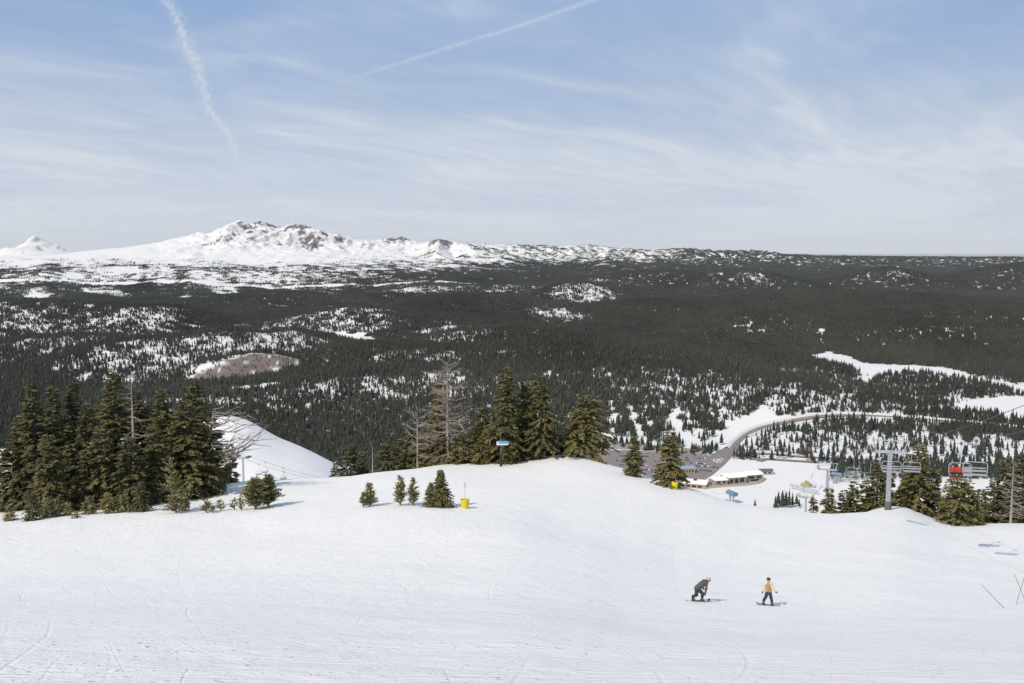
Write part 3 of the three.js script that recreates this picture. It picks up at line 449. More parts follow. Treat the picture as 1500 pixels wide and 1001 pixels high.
// trees by the lift
const LIFTG = 'firs below the lift line', liftLabel = 'fir below the lift line beside the grey towers';
for (const [px, top, d, w] of [[1345, 651, 128, 60], [1368, 690, 130, 40], [1330, 690, 131, 36], [1215, 712, 140, 36], [1238, 716, 142, 36], [1252, 704, 143, 30], [1270, 700, 142, 36], [1286, 674, 141, 40], [1302, 690, 144, 34], [1193, 728, 142, 14]]) plantConifer('fir_tree', px, top, d, w, px === 1345 ? 'biggest fir standing straight behind the main lift tower' : liftLabel, LIFTG, { taper: 0.6, mat: px % 2 ? 2 : 0 });
const PAIRG = 'firs at the rim beyond the loaded chair', pairLabel = 'bushy fir on the rim below the chair with red jackets';
for (const [px, top, d, w] of [[1404, 686, 119, 46], [1392, 706, 122, 34], [1420, 700, 122, 34], [1440, 716, 128, 26], [1441, 756, 119, 11], [1432, 752, 121, 9]]) plantConifer('fir_tree', px, top, d, w, pairLabel, PAIRG, { taper: 0.55, mat: px % 2 ? 0 : 2 });
for (const [px, top, d, w] of [[1474, 668, 131, 44], [1500, 660, 129, 52], [1458, 700, 133, 36], [1530, 650, 128, 60]]) plantConifer('fir_tree', px, top, d, w, 'dark fir behind the bare dead conifer at the rim', 'dark firs behind the bare conifer', { taper: 0.6, mat: 1 });
plantDead(1484, 674, 125, 66, 'bare dead conifer with drooping tan branches before dark firs', { n: 60, twigs: 6, bare: 0.1, rise: -0.12 });

// ---------------------------------------------------------------- single trees down by the base area
{
  const r = rng(404), kinds = Array.from({ length: 6 }, (_, k) => { const o = { p: [], c: [] }; smallConifer(o, 0, 0, 10, 1.35 + 0.22 * k, r, 7, 7, TONES[k % 4]); return toGeo(o); });
  const spots = [];
  for (let d = 1180; d < 1500; d += 6.2) for (let x = 60; x < 0.6 * d; x += 6.2) { const X = x + (r() - 0.5) * 7, D = d + (r() - 0.5) * 7, pick = r(), v = density(X, D), row = 500.5 + FOCAL * Math.tan(Math.atan((EYE + 280) / D) - PITCH), px = 750 + FOCAL * X / D; if (D < 1290 && !(px > 1225 || (px > 1160 && D > 1270))) continue; if (pick < v * 0.95) spots.push([X, D, 7 + r() * 12, Math.floor(r() * 6)]); }
  for (const [px, row, h] of [[1106, 746, 11], [1140, 742, 17], [1146, 743, 20], [1151, 743, 18], [1156, 744, 21], [1161, 743, 17], [1167, 742, 15], [1171, 744, 10], [1136, 744, 14]]) { const [x, d] = hit(px, row, 500); spots.push([x, d, h, spots.length % 6]); }
  spots.sort((a, b) => a[1] - b[1]); const near = spots.slice(0, 290), rest = spots.slice(290);
  near.forEach(([x, d, h, k]) => { const m = solo('pine_tree', kinds[k], farLeaf, d < 1100 ? 'dark pine in the clump on the snow below the lodges' : 'dark conifer scattered on the snow around the base area roads', 'tree', d < 1100 ? 'pine clump below the lodges' : 'scattered base area conifers'); m.position.set(x, ground(x, d) - 0.4, -d); m.rotation.y = (x * 7.3) % 6.28; m.scale.set(h / 10, h / 10, h / 10); });
  if (rest.length) kinds.forEach((g, k) => { const l = rest.filter(s => s[3] === k); if (!l.length) return; const im = new THREE.InstancedMesh(g, farLeaf, l.length), M = new THREE.Matrix4(); im.name = 'tree_mass'; im.userData.kind = 'stuff'; im.castShadow = im.receiveShadow = true; l.forEach(([x, d, h], i) => im.setMatrixAt(i, M.makeRotationY(x).scale(V(h / 10, h / 10, h / 10)).setPosition(x, ground(x, d) - 0.4, -d))); forest.add(im); });
}
// ---------------------------------------------------------------- roads and car park
const grit = (() => { const S = 512, o = new Uint8Array(S * S * 4), r = rng(3); for (let j = 0; j < S; j++) for (let i = 0; i < S; i++) { const v = 150 + 60 * fbm(i / 40, j / 40, 4) + (r() - 0.5) * 34, k = (j * S + i) * 4; o[k] = clamp(v, 0, 255); o[k + 1] = clamp(v * 0.95, 0, 255); o[k + 2] = clamp(v * 0.94, 0, 255); o[k + 3] = 255; } const t = new THREE.DataTexture(o, S, S); t.colorSpace = THREE.SRGBColorSpace; t.wrapS = t.wrapT = THREE.RepeatWrapping; t.magFilter = THREE.LinearFilter; t.repeat.set(1 / 60, 1 / 60); t.needsUpdate = true; return t; })();
const asphalt = std([0.74, 0.71, 0.72], 0.95, { map: grit }), dirtySnow = std([0.95, 0.90, 0.86], 0.95, { map: grit, bumpMap: grit, bumpScale: 1.5 });
function flat(poly, y) { const s = new THREE.Shape(poly.map(([x, d]) => new THREE.Vector2(x, d))), g = new THREE.ShapeGeometry(s); const p = g.attributes.position, uv = g.attributes.uv; for (let i = 0; i < p.count; i++) { const x = p.getX(i), d = p.getY(i); uv.setXY(i, x, d); p.setXYZ(i, x, y, -d); } g.computeVertexNormals(); return g; }
function ribbon(line, half, lift, prof = [[-1, 0], [1, 0]]) {
  const c = new THREE.CatmullRomCurve3(line.map(([x, d]) => V(x, 0, -d))), n = Math.ceil(c.getLength() / 9), pos = [], uv = [], idx = [], m = prof.length;
  for (let i = 0; i <= n; i++) { const p = c.getPointAt(i / n), t = c.getTangentAt(i / n), nx = -t.z, nz = t.x; prof.forEach(([k, h]) => { const x = p.x + nx * k * half, z = p.z + nz * k * half; pos.push(x, Math.max(ground(x, -z), ground(p.x, -p.z) - 0.2) + lift + h, z); uv.push(x, -z); }); }
  for (let i = 0; i < n; i++) for (let k = 0; k + 1 < m; k++) { const a = i * m + k, b = a + 1, e = a + m, f = e + 1; idx.push(a, b, e, b, f, e); }
  const g = new THREE.BufferGeometry(); g.setAttribute('position', new THREE.Float32BufferAttribute(pos, 3)); g.setAttribute('uv', new THREE.Float32BufferAttribute(uv, 2)); g.setIndex(idx); g.computeVertexNormals(); return g;
}
structure('car_park', flat(LOT, LOT_Y + 0.35), asphalt, 'worn grey brown asphalt car park at the foot of the mountain');
structure('access_road', ribbon(ROAD, 6.5, 0.5), asphalt, 'two lane road curving from the car park into the woods');
structure('service_road', ribbon(SPUR, 5, 0.6), asphalt, 'narrow road branching off beside the lodges');
structure('loop_road', ribbon(LOOP, 5, 0.6), asphalt, 'short paved loop behind the small grey building');
const berm = [[-1, -0.5], [-0.55, 1.6], [-0.1, 2.6], [0.4, 1.5], [1, -0.5]];
structure('snowbank', ribbon(level([[850, 655], [900, 655], [940, 657], [985, 661], [1030, 665]]), 14, 0, [[-1, -0.5], [-0.6, 4.2], [-0.1, 4.6], [0.4, 2.6], [1, -0.6]]), dirtySnow, 'ploughed brown stained snowbank along the far edge of the car park');
structure('snowbank', ribbon(ROAD.map(([x, d]) => [x, d + 13]), 5, 0, berm), std([0.66, 0.64, 0.62], 0.95, { bumpMap: grit, bumpScale: 1 }), 'ploughed snowbank along the far side of the road');
structure('snowbank', ribbon(ROAD.slice(2).map(([x, d]) => [x, d - 14]), 4.5, 0, berm), std([0.66, 0.64, 0.62], 0.95, { bumpMap: grit, bumpScale: 1 }), 'ploughed snowbank along the near side of the road');
// ---------------------------------------------------------------- parked cars
{
  const prof = [[-2.2, 0.35], [-2.25, 0.8], [-2.0, 0.95], [-1.55, 1.0], [-1.15, 1.5], [0.75, 1.52], [1.25, 1.05], [2.1, 0.9], [2.25, 0.65], [2.2, 0.35]], cabin = [[-1.40, 1.06], [-1.08, 1.44], [0.68, 1.46], [1.08, 1.06]];
  const ext = (p, w) => { const g = new THREE.ExtrudeGeometry(new THREE.Shape(p.map(q => new THREE.Vector2(...q))), { depth: w, bevelEnabled: false }); g.translate(0, 0, -w / 2); return g; };
  const body = ext(prof, 1.8), glass = ext(cabin, 1.84), wheels = join([[-1.35, 0.85], [1.35, 0.85], [-1.35, -0.85], [1.35, -0.85]].map(([x, z]) => { const g = new THREE.CylinderGeometry(0.34, 0.34, 0.24, 10); g.rotateX(Math.PI / 2); g.translate(x, 0.34, z); return g; }));
  const paints = [[0.02, 0.02, 0.025], [0.05, 0.06, 0.09], [0.55, 0.55, 0.57], [0.30, 0.31, 0.33], [0.10, 0.11, 0.13], [0.03, 0.05, 0.14], [0.16, 0.03, 0.03], [0.7, 0.7, 0.7]].map(c => std(c, 0.35, { metalness: 0.2 })), dark = std([0.015, 0.017, 0.02], 0.15), rubber = std([0.02, 0.02, 0.02], 0.9), r = rng(55);
  const names = ['black', 'dark blue grey', 'silver', 'grey', 'charcoal', 'navy blue', 'dark red', 'white'];
  const places = []; const rows = [[[908, 664], [962, 664]], [[904, 676], [960, 677]], [[908, 682], [962, 684]], [[1000, 675], [1012, 675]], [[1012, 679], [1036, 681]], [[1020, 684], [1050, 685.5]], [[1018, 689], [1040, 691]], [[910, 688], [955, 690]], [[906, 669], [960, 670]], [[1002, 671.5], [1040, 673]], [[1000, 686], [1014, 687]]];
  rows.forEach(([a, b], k) => { const p = onLevel(...a, LOT_Y), q = onLevel(...b, LOT_Y), L = Math.hypot(q[0] - p[0], q[1] - p[1]), n = Math.floor(L / 3.4); for (let i = 0; i <= n; i++) if (r() < (k === 0 ? 0.35 : k === 9 ? 0.5 : 0.85)) places.push([mix(p[0], q[0], i / n), mix(p[1], q[1], i / n) + (r() - 0.5), Math.PI / 2 + (r() - 0.5) * 0.08 + (r() < 0.5 ? Math.PI : 0)]); });
  for (const [px, row] of [[1009, 667], [1018, 667.5], [1030, 672]]) places.push([...onLevel(px, row, LOT_Y), 0.2]);
  places.forEach(([x, d, a]) => { const c = Math.floor(r() * 8), t = thing('parked_car', `${names[c]} car parked in the rows of the car park`, 'car', [x, LOT_Y + 0.36, -d], a, `${names[c]} cars parked in rows`); part('body', body, paints[c], t); part('windows', glass, dark, t); part('wheels', wheels, rubber, t); });
  // motorhomes parked apart
  [[1049, 677, 0.5], [1053, 679, 0.5], [1056, 676, 0.5]].forEach(([px, row, a]) => { const [x, d] = onLevel(px, row, LOT_Y), t = thing('motorhome', 'white motorhome parked apart on the open side of the car park', 'motorhome', [x, LOT_Y + 0.36, -d], a, 'motorhomes parked apart'); part('body', join([box(7.5, 2.6, 2.4, -0.4, 1.75, 0), box(2, 1.5, 2.3, 4.1, 1.15, 0)]), std([0.72, 0.70, 0.68], 0.5), t); part('windows', join([box(3.5, 0.7, 2.44, -0.6, 2.1, 0), box(0.8, 0.55, 2.34, 4.3, 1.55, 0)]), dark, t); part('wheels', join([-2.8, 3.2].map(x => { const g = new THREE.CylinderGeometry(0.42, 0.42, 2.3, 12); g.rotateX(Math.PI / 2); g.translate(x, 0.42, 0); return g; })), rubber, t); });
}
// ---------------------------------------------------------------- lodges
{
  const tan = std([0.34, 0.275, 0.175], 0.9), tan2 = std([0.36, 0.31, 0.225], 0.9), dark = std([0.02, 0.022, 0.026], 0.25), white = std(SNOW, 0.85), timber = std([0.16, 0.10, 0.065], 0.9), slate = std([0.26, 0.32, 0.38], 0.6), brown = std([0.16, 0.105, 0.09], 0.9), stone = std([0.35, 0.31, 0.27], 0.9);
  const gable = (w, l, h, rise, over = 0.8) => { const s = new THREE.Shape([[-l / 2 - over, 0], [l / 2 + over, 0], [l / 2 + over, 0.4], [0, rise + 0.4], [-l / 2 - over, 0.4]].map(p => new THREE.Vector2(...p))), g = new THREE.ExtrudeGeometry(s, { depth: w + over * 2, bevelEnabled: false }); g.translate(0, h, -w / 2 - over); g.rotateY(Math.PI / 2); return g; };
  const lodge = (px, row, w, l, h, rise, turn, label, wall, roof, wins, name = 'lodge', y = LOT_Y) => { const [x, d] = onLevel(px, row, y), t = thing(name, label, 'building', [x, ground(x, d), -d], turn); part('wall', box(w, h + 1.5, l, 0, h / 2 - 0.75, 0), wall, t); const rf = part('roof', gable(w, l, h, rise), roof, t); wins.forEach(([wx, wy, ww, wh]) => { const wn = part('window', box(ww, wh, 0.3, wx, wy, l / 2 + 0.02), dark, t); part('frame', join([box(ww + 0.5, 0.25, 0.4, wx, wy + wh / 2 + 0.12, l / 2 + 0.05), box(ww + 0.5, 0.25, 0.4, wx, wy - wh / 2 - 0.12, l / 2 + 0.05)]), timber, wn); }); return [t, rf]; };
  { const [, rf] = lodge(1020, 712, 27, 24, 5, 2.6, -0.35, 'tan lodge with a broad snow covered roof next to the piste', tan, white, [[-8, 2.2, 5, 2.2], [-1, 2.2, 5, 2.2], [6, 2.2, 5, 2.2]]); part('skylight', box(4, 1.4, 4, -1, 7.9, 2), dark, rf); }
  lodge(1052, 710, 16, 18, 7, 2.4, 0.25, 'two storey tan lodge wing with dark windows, lowest gable of the long lodge', tan2, white, [[-4, 4.8, 5, 2.2], [3.5, 4.8, 4, 2.2], [-1, 1.5, 4, 1.8]]);
  lodge(1074, 707, 24, 20, 8.5, 3, 0.3, 'main tan lodge hall with tall dark windows and patchy snow roof', tan2, white, [[-8, 4.5, 5, 4], [-1, 4.5, 5, 4.6], [6.5, 5, 6, 4.6]]);
  lodge(1100, 703, 24, 18, 8, 2.8, 0.3, 'tan lodge end wing with a wide dark balcony opening', tan2, white, [[-5, 5.2, 9, 3], [6, 5.2, 7, 2.6], [0, 1.6, 12, 1.8]]);
  lodge(1122, 694, 15, 10, 4.5, 1.6, 0.1, 'small grey building with white eaves beside the paved loop', slate, brown, [[-3, 2.2, 3, 1.6], [3, 2.2, 3, 1.6]], 'service_building');
  lodge(1006, 692, 18, 14, 5.5, 2.6, 0.1, 'yellow building with a blue grey roof among the parked cars', std([0.38, 0.33, 0.19], 0.9), slate, [[-6, 2.6, 2, 1.8], [-2, 2.6, 2, 1.8], [2, 2.6, 2, 1.8], [6, 2.6, 2, 1.8]], 'ticket_building');
  lodge(994, 658, 12, 9, 4, 2, 0.2, 'orange brown hut on the snowbank behind the car park', std([0.34, 0.20, 0.11], 0.9), brown, [[-2.5, 2, 2.2, 1.6], [2.5, 2, 2.2, 1.6]], 'hut');
  lodge(1178, 664, 18, 12, 3.5, 4.2, 0.35, 'cabin with a steep dark brown roof among the trees', timber, brown, [[-4, 1.8, 2.4, 1.5], [4, 1.8, 2.4, 1.5]], 'cabin');
  // terrace wall below the lodges
  structure('terrace_wall', ribbon(level([[1030, 716], [1060, 713], [1085, 711.5], [1110, 708], [1118, 704]]), 2.5, 0.2, [[-1, -1], [-0.9, 1.6], [0.9, 1.6], [1, -1]]), stone, 'low brown stone terrace edge running below the lodges');
  // yellow tent and rental racks
  const [tx, td] = onLevel(1181, 709, -278), tent = thing('tent', 'yellow pyramid tent standing on the base area snow', 'tent', [tx, ground(tx, td), -td], 0.4);
  { const g = new THREE.ConeGeometry(9, 7, 4, 1); g.translate(0, 3.3, 0); part('canvas', g, std([0.40, 0.30, 0.15], 0.9), tent); part('skirt', join([box(13.4, 0.8, 0.3, 0, 0.3, 6.5, 0), box(0.3, 0.8, 13.4, 6.5, 0.3, 0)].map(q => q.rotateY(Math.PI / 4))), timber, tent); const f = new THREE.ConeGeometry(2, 3.4, 3); f.translate(2, 1.4, 5.2); part('door', f, dark, tent); }
  // blue lift stations
  const blue = std([0.13, 0.21, 0.29], 0.5), steel = std([0.42, 0.46, 0.50], 0.5, { metalness: 0.5 });
  const station = (px, row, s, turn, label) => { const [x, d] = hit(px, row, 700), t = thing('lift_station', label, 'lift station', [x, ground(x, d), -d], turn); const c = new THREE.CylinderGeometry(2.6, 2.6, 9, 16, 1); c.rotateX(Math.PI / 2); c.scale(1, 0.62, 1); c.translate(0, 7.4, 0); part('canopy', c.scale(s, s, s), blue, t); part('mast', join([box(1, 6.4, 1, 0, 3, -2), box(1, 6.4, 1, 0, 3, 2)]).scale(s, s, s), steel, t); const w = new THREE.TorusGeometry(2.3, 0.16, 6, 24); w.rotateX(Math.PI / 2); w.translate(0, 5.5, 0); part('bullwheel', w.scale(s, s, s), steel, t); part('cabin', box(3, 2.8, 3, -5, 1.3, 0).scale(s, s, s), std([0.25, 0.30, 0.36], 0.6), t); };
  station(1072, 737, 1.5, 0.4, 'blue canopied lift station on the snow below the lodges'); station(1226, 707, 1.35, 0.9, 'blue lift station at the foot of the grey tower line');
  // a covered conveyor lift
  { const a = hit(1157, 716, 700), b = hit(1199, 726, 700), A = V(a[0], ground(...a) + 3.5, -a[1]), B = V(b[0], ground(...b) + 2.5, -b[1]), t = thing('conveyor_lift', 'long grey truss conveyor slanting across the base area snow', 'conveyor', [0, 0, 0]); part('beam', join([bar(A, B, 0.5, 0.5, 6), bar(A.clone().add(V(0, 2.2, 0)), B.clone().add(V(0, 2.2, 0)), 0.4, 0.4, 6)]), steel, t); const n = 12; for (let k = 0; k <= n; k++) { const p = A.clone().lerp(B, k / n), q = A.clone().lerp(B, Math.min(1, (k + 0.5) / n)).add(V(0, 2.2, 0)); part('brace', bar(p, q, 0.22, 0.22, 5), steel, t); } for (const k of [0.1, 0.5, 0.9]) { const p = A.clone().lerp(B, k); part('post', bar(V(p.x, ground(p.x, -p.z) - 0.5, p.z), p, 0.3, 0.3, 6), steel, t); } }
}
// ---------------------------------------------------------------- chairlift
const galv = std([0.40, 0.43, 0.47], 0.5, { metalness: 0.35 }), padMat = std([0.10, 0.10, 0.11], 0.8), seatMat = std([0.30, 0.32, 0.34], 0.6), wireMat = std([0.12, 0.12, 0.13], 0.6, { metalness: 0.5 });
const liftX = d => 49 + 0.25 * (d - 122), LIFT_TURN = -Math.atan(0.25), across = V(Math.cos(Math.atan(0.25)), 0, Math.sin(Math.atan(0.25)));
const ropeY = d => 1.5 + ropeLow(d), ropeLow = d => d < 122 ? -24.6 + (122 - d) * 0.235 - 0.0006 * (d - 60) * (122 - d) : d < 215 ? mix(-24.6, -48.2, (d - 122) / 93) - 0.00035 * (d - 122) * (215 - d) : mix(-48.2, -74, (d - 215) / 75) - 0.0003 * (d - 215) * (290 - d);
function liftTower(d, label) {
  const x = liftX(d), gy = ground(x, d), top = ropeY(d) - gy, t = thing('lift_tower', label, 'lift tower', [x, gy, -d], LIFT_TURN);
  part('pole', bar(V(0, -0.6, 0), V(0, top - 0.85, 0), 0.36, 0.26, 16), galv, t);
  part('base_pad', bar(V(0, -0.5, 0), V(0, 1.15, 0), 0.46, 0.44, 16), padMat, t);
  part('crossarm', join([box(4.1, 0.34, 0.34, 0, top - 0.75, 0), box(0.5, 0.6, 0.5, 0, top - 0.95, 0)]), galv, t);
  const fr = part('work_frame', join([box(4.5, 0.13, 0.13, 0, top + 0.75, 0), bar(V(-2.15, top + 0.75, 0), V(-1.65, top - 0.7, 0), 0.08), bar(V(2.15, top + 0.75, 0), V(1.65, top - 0.7, 0), 0.08)]), galv, t);
  for (let k = 0; k < 6; k++) part('hanger_hook', bar(V(-1.6 + k * 0.64, top + 0.7, 0), V(-1.6 + k * 0.64, top + 0.32, 0), 0.035, 0.035, 5), galv, fr);
  for (const s of [-1, 1]) { const a = part('sheave_assembly', join([box(0.16, 0.22, 2.4, s * 2.15, top - 0.32, 0), box(0.2, 0.5, 0.3, s * 2.1, top - 0.55, 0)]), wireMat, t); for (let k = 0; k < 4; k++) { const g = new THREE.CylinderGeometry(0.22, 0.22, 0.1, 14); g.rotateZ(Math.PI / 2); g.translate(s * 2.2, top - 0.22, -0.9 + k * 0.6); part('sheave', g, padMat, a); } }
  part('ladder', join([...Array(Math.max(3, Math.floor((top - 1.5) / 0.45)))].map((_, k) => box(0.42, 0.04, 0.05, 0, 1.4 + k * 0.45, 0.38)).concat([box(0.04, top - 1.9, 0.04, -0.2, top / 2 + 0.2, 0.38), box(0.04, top - 1.9, 0.04, 0.2, top / 2 + 0.2, 0.38)])), galv, t);
}
liftTower(122, 'grey lift tower with trapezoid work frame on the snowy rim'); liftTower(215, 'second grey lift tower rising behind the rim firs'); liftTower(290, 'small lift tower lowest on the line above the base area');
function liftChair(label, x, y, z, turn, w, group) {
  const t = thing('lift_chair', label, 'chairlift chair', [x, y, z], turn, group), h = w / 2;      // origin at the grip on the rope
  part('hanger', tube([V(0, 0.1, 0), V(0, -0.5, 0.02), V(0.02, -1.3, 0.22), V(0, -1.75, 0.12), V(0, -1.9, 0)], 0.035, 20, 6), galv, t);
  part('grip', box(0.16, 0.22, 0.4, 0, 0.03, 0), padMat, t);
  const c = [V(-h + 0.05, -3.0, 0.1), V(-h, -2.9, 0.05), V(-h, -2.15, 0), V(-h + 0.12, -1.93, 0), V(0, -1.9, 0), V(h - 0.12, -1.93, 0), V(h, -2.15, 0), V(h, -2.9, 0.05), V(h - 0.05, -3.0, 0.1)];
  part('bail_frame', tube(c, 0.04, 60, 6), galv, t);
  part('seat', join([box(w - 0.06, 0.10, 0.48, 0, -3.02, -0.16)]), seatMat, t);
  const b = part('backrest', join([box(w - 0.08, 0.16, 0.05, 0, -2.72, 0.10), box(w - 0.08, 0.10, 0.05, 0, -2.46, 0.13)]), seatMat, t);
  for (const s of [-1, 1]) part('armrest', bar(V(s * h, -2.72, 0.05), V(s * h, -2.75, -0.38), 0.025, 0.025, 6), galv, t);
  return t;
}
const chairAt = (side, d, label, group) => { const c = V(liftX(d), ropeY(d), -d).addScaledVector(across, side * 2.2); return liftChair(label, c.x, c.y - 0.05, c.z, LIFT_TURN + Math.PI, 2.0, group); };
const loaded = chairAt(1, 92, 'lift chair carrying two riders in red jackets');
chairAt(1, 86, 'empty lift chair hanging beside the one with red jackets');
chairAt(-1, 105, 'empty lift chair overlapping the main lift tower pole'); chairAt(1, 119, 'empty lift chair with open bail beside the main lift tower');
const farChair = 'empty lift chair on the line below the main tower', farGroup = 'far chairs below the main tower';
for (const [s, d] of [[-1, 142], [1, 158], [-1, 176], [1, 182], [1, 198], [-1, 232], [1, 236], [-1, 262]]) chairAt(s, d, farChair, farGroup);
for (const s of [-1, 1]) { const pts = []; for (let d = 20; d <= 290; d += d < 122 ? 6 : 9) { const c = V(liftX(d), ropeY(d) + 0.02, -d).addScaledVector(across, s * 2.2); pts.push(c); } solo('haul_rope', tube(pts, 0.022, 160, 5), wireMat, s < 0 ? 'steel haul rope carrying the chair with red jackets' : 'steel haul rope carrying the empty chairs alongside', 'cable'); }
{ // the small lift in the gully
  const x = ray(356, 690)[0] * 268, gy = ground(x, 268), top = rowY(670, 268) - gy, t = thing('lift_tower', 'small T shaped lift tower in the gully below the snowy hill', 'lift tower', [x, gy, -268], -0.25);
  part('pole', bar(V(0, -0.6, 0), V(0, top, 0), 0.34, 0.26, 12), galv, t); part('crossarm', box(3.6, 0.3, 0.3, 0, top, 0), galv, t);
  for (const s of [-1, 1]) part('sheave_assembly', box(0.9, 0.4, 2.2, s * 1.7, top + 0.12, 0), padMat, t);
  const T = V(x, gy + top + 0.3, -268), E = V(ray(475, 702)[0] * 232, rowY(704, 232), -232);
  for (const s of [-1, 1]) { const a = T.clone().add(V(s * 1.7, 0, 0)), b = E.clone().add(V(s * 1.7, 0, 0)), m = a.clone().lerp(b, 0.5).add(V(0, -0.5, 0)); solo('haul_rope', tube([a, m, b], 0.03, 30, 5), wireMat, s < 0 ? 'near haul rope of the small gully lift' : 'far haul rope of the small gully lift', 'cable'); }
  [[0.22, 1], [0.30, -1], [0.45, 1], [0.62, -1]].forEach(([k, s]) => { const p = T.clone().lerp(E, k).add(V(s * 1.7, -0.5 * 4 * k * (1 - k), 0)); liftChair('chair hanging on the small gully lift', p.x, p.y, p.z, 0.6, 1.7, 'gully lift chairs'); });
}
// ---------------------------------------------------------------- markers and signs
const bamboo = std([0.42, 0.33, 0.20], 0.7), red = std([0.42, 0.05, 0.05], 0.6), darkPole = std([0.10, 0.06, 0.055], 0.7);
function padMarker(px, d, s, tilt, label) {
  const p = spot(px, d), t = thing('padded_marker', label, 'slope marker', p, 0.3); t.rotation.z = tilt;
  const g = new THREE.LatheGeometry([[0.0, 0.0], [0.30, 0.0], [0.34, 0.05], [0.44, 0.92], [0.42, 0.97], [0.38, 0.95], [0.30, 0.30], [0.0, 0.28]].map(q => new THREE.Vector2(q[0] * s, q[1] * s)), 20); g.translate(0, -0.06, 0);
  part('pad', g, std([0.62, 0.50, 0.015], 0.6), t); const st = part('pole', bar(V(0, -0.3, 0), V(0.05, 2.55, 0), 0.022, 0.02, 8), bamboo, t); part('red_tip', bar(V(0.041, 2.05, 0), V(0.051, 2.62, 0), 0.034, 0.03, 8), red, st);
}
padMarker(681, 91, 1, 0.02, 'yellow padded bucket marker with red tipped pole on open piste'); padMarker(988, 117, 1.0, -0.12, 'yellow padded marker tilted before the pointed fir by the car park');
{
  const p = spot(734, 130), t = thing('trail_sign', 'blue and white trail sign on a padded post before the knoll firs', 'sign', p, 0.28);
  part('post', bar(V(0, -0.4, 0), V(0, 3.6, 0), 0.07, 0.07, 10), std([0.14, 0.12, 0.11], 0.8), t); part('post_pad', bar(V(0, -0.1, 0), V(0, 1.75, 0), 0.19, 0.19, 14), std([0.012, 0.012, 0.015], 0.7), t); part('marker_pole', bar(V(-0.02, 3.4, -0.1), V(0.02, 5.3, -0.1), 0.02, 0.02, 6), std([0.25, 0.15, 0.16], 0.7), t);
  const b = part('board', box(1.7, 0.52, 0.05, 0, 3.3, 0.1), std([0.10, 0.36, 0.60], 0.5), t); b.rotation.z = -0.05; part('white_panel', box(1.66, 0.17, 0.012, 0, 3.09, 0.133), std([0.75, 0.77, 0.78], 0.5), b); part('white_panel', box(0.32, 0.26, 0.012, -0.66, 3.33, 0.133), std([0.75, 0.77, 0.78], 0.5), b);
}
{ // bamboo wands at the edge of the run: ends as [px, row, distance]
  const wand = (a, b, label) => { const pa = V(ray(a[0], a[1])[0] * a[2], rowY(a[1], a[2]), -a[2]), pb = V(ray(b[0], b[1])[0] * b[2], 0, -b[2]); pb.y = ground(pb.x, b[2]) - 0.15; const t = thing('bamboo_wand', label, 'bamboo pole', [pb.x, pb.y, pb.z]); const v = pa.sub(pb), up = V(0, 0, 0); part('shaft', bar(up, v, 0.014, 0.011, 7), darkPole, t); for (const k of [0.22, 0.62]) part('red_band', bar(v.clone().multiplyScalar(k), v.clone().multiplyScalar(k + 0.16), 0.017, 0.016, 7), std([0.26, 0.05, 0.045], 0.7), t); };
  wand([1438, 857, 57], [1475, 890, 56.5], 'dark bamboo wand with red bands leaning alone in the snow'); wand([1486, 840, 60], [1506, 870, 60], 'bamboo wand leaning across another at the edge of the run'); wand([1503, 838, 60.4], [1489, 872, 59.6], 'crossed bamboo wand propping the other at the run edge');
}
// ---------------------------------------------------------------- people
const SK = { skin: [0.50, 0.32, 0.24] };
function figure(bones, cell, colors) {                             // bones: [ax, ay, az, ra, bx, by, bz, rb, colour key]; one smooth skin over all of them
  let lo = [9, 9, 9], hi = [-9, -9, -9]; for (const b of bones) for (const o of [0, 4]) for (let k = 0; k < 3; k++) { lo[k] = Math.min(lo[k], b[o + k] - b[o + 3] - 0.08); hi[k] = Math.max(hi[k], b[o + k] + b[o + 3] + 0.08); }
  const size = Math.max(...hi.map((v, k) => v - lo[k])), N = Math.ceil(size / cell), c = hi.map((v, k) => (v + lo[k]) / 2), mc = new MarchingCubes(N, new THREE.MeshBasicMaterial(), false, false, 200000); mc.isolation = 0;
  const D = (p, b) => { const ux = b[4] - b[0], uy = b[5] - b[1], uz = b[6] - b[2], l = ux * ux + uy * uy + uz * uz, t = l ? clamp(((p[0] - b[0]) * ux + (p[1] - b[1]) * uy + (p[2] - b[2]) * uz) / l) : 0; return Math.hypot(p[0] - b[0] - ux * t, p[1] - b[1] - uy * t, p[2] - b[2] - uz * t) - mix(b[3], b[7], t); };
  const half = N / 2; for (let z = 0; z < N; z++) for (let y = 0; y < N; y++) for (let x = 0; x < N; x++) { const p = [c[0] + (x - half) / half * size / 2, c[1] + (y - half) / half * size / 2, c[2] + (z - half) / half * size / 2]; let s = 0; for (const b of bones) { const d = D(p, b); if (d < 0.3) s += Math.exp(-d * 45); } mc.field[(z * N + y) * N + x] = s > 0 ? Math.log(s) / 45 : -0.3; }
  mc.update(); const n = mc.count, pos = new Float32Array(n * 3), col = new Float32Array(n * 3);
  for (let i = 0; i < n; i++) { const p = [0, 1, 2].map(k => c[k] + mc.positionArray[i * 3 + k] * size / 2); pos.set(p, i * 3); let best = 9, key = 'skin'; for (const b of bones) { const d = D(p, b); if (d < best) { best = d; key = b[8]; } } col.set(colors[key], i * 3); }
  const g = new THREE.BufferGeometry(); g.setAttribute('position', new THREE.BufferAttribute(pos, 3)); g.setAttribute('normal', new THREE.BufferAttribute(mc.normalArray.slice(0, n * 3).map(v => -v), 3)); g.setAttribute('color', new THREE.BufferAttribute(col, 3)); g.computeVertexNormals(); return g;
}
const clothMat = new THREE.MeshStandardMaterial({ color: 0xffffff, roughness: 0.85, vertexColors: true });
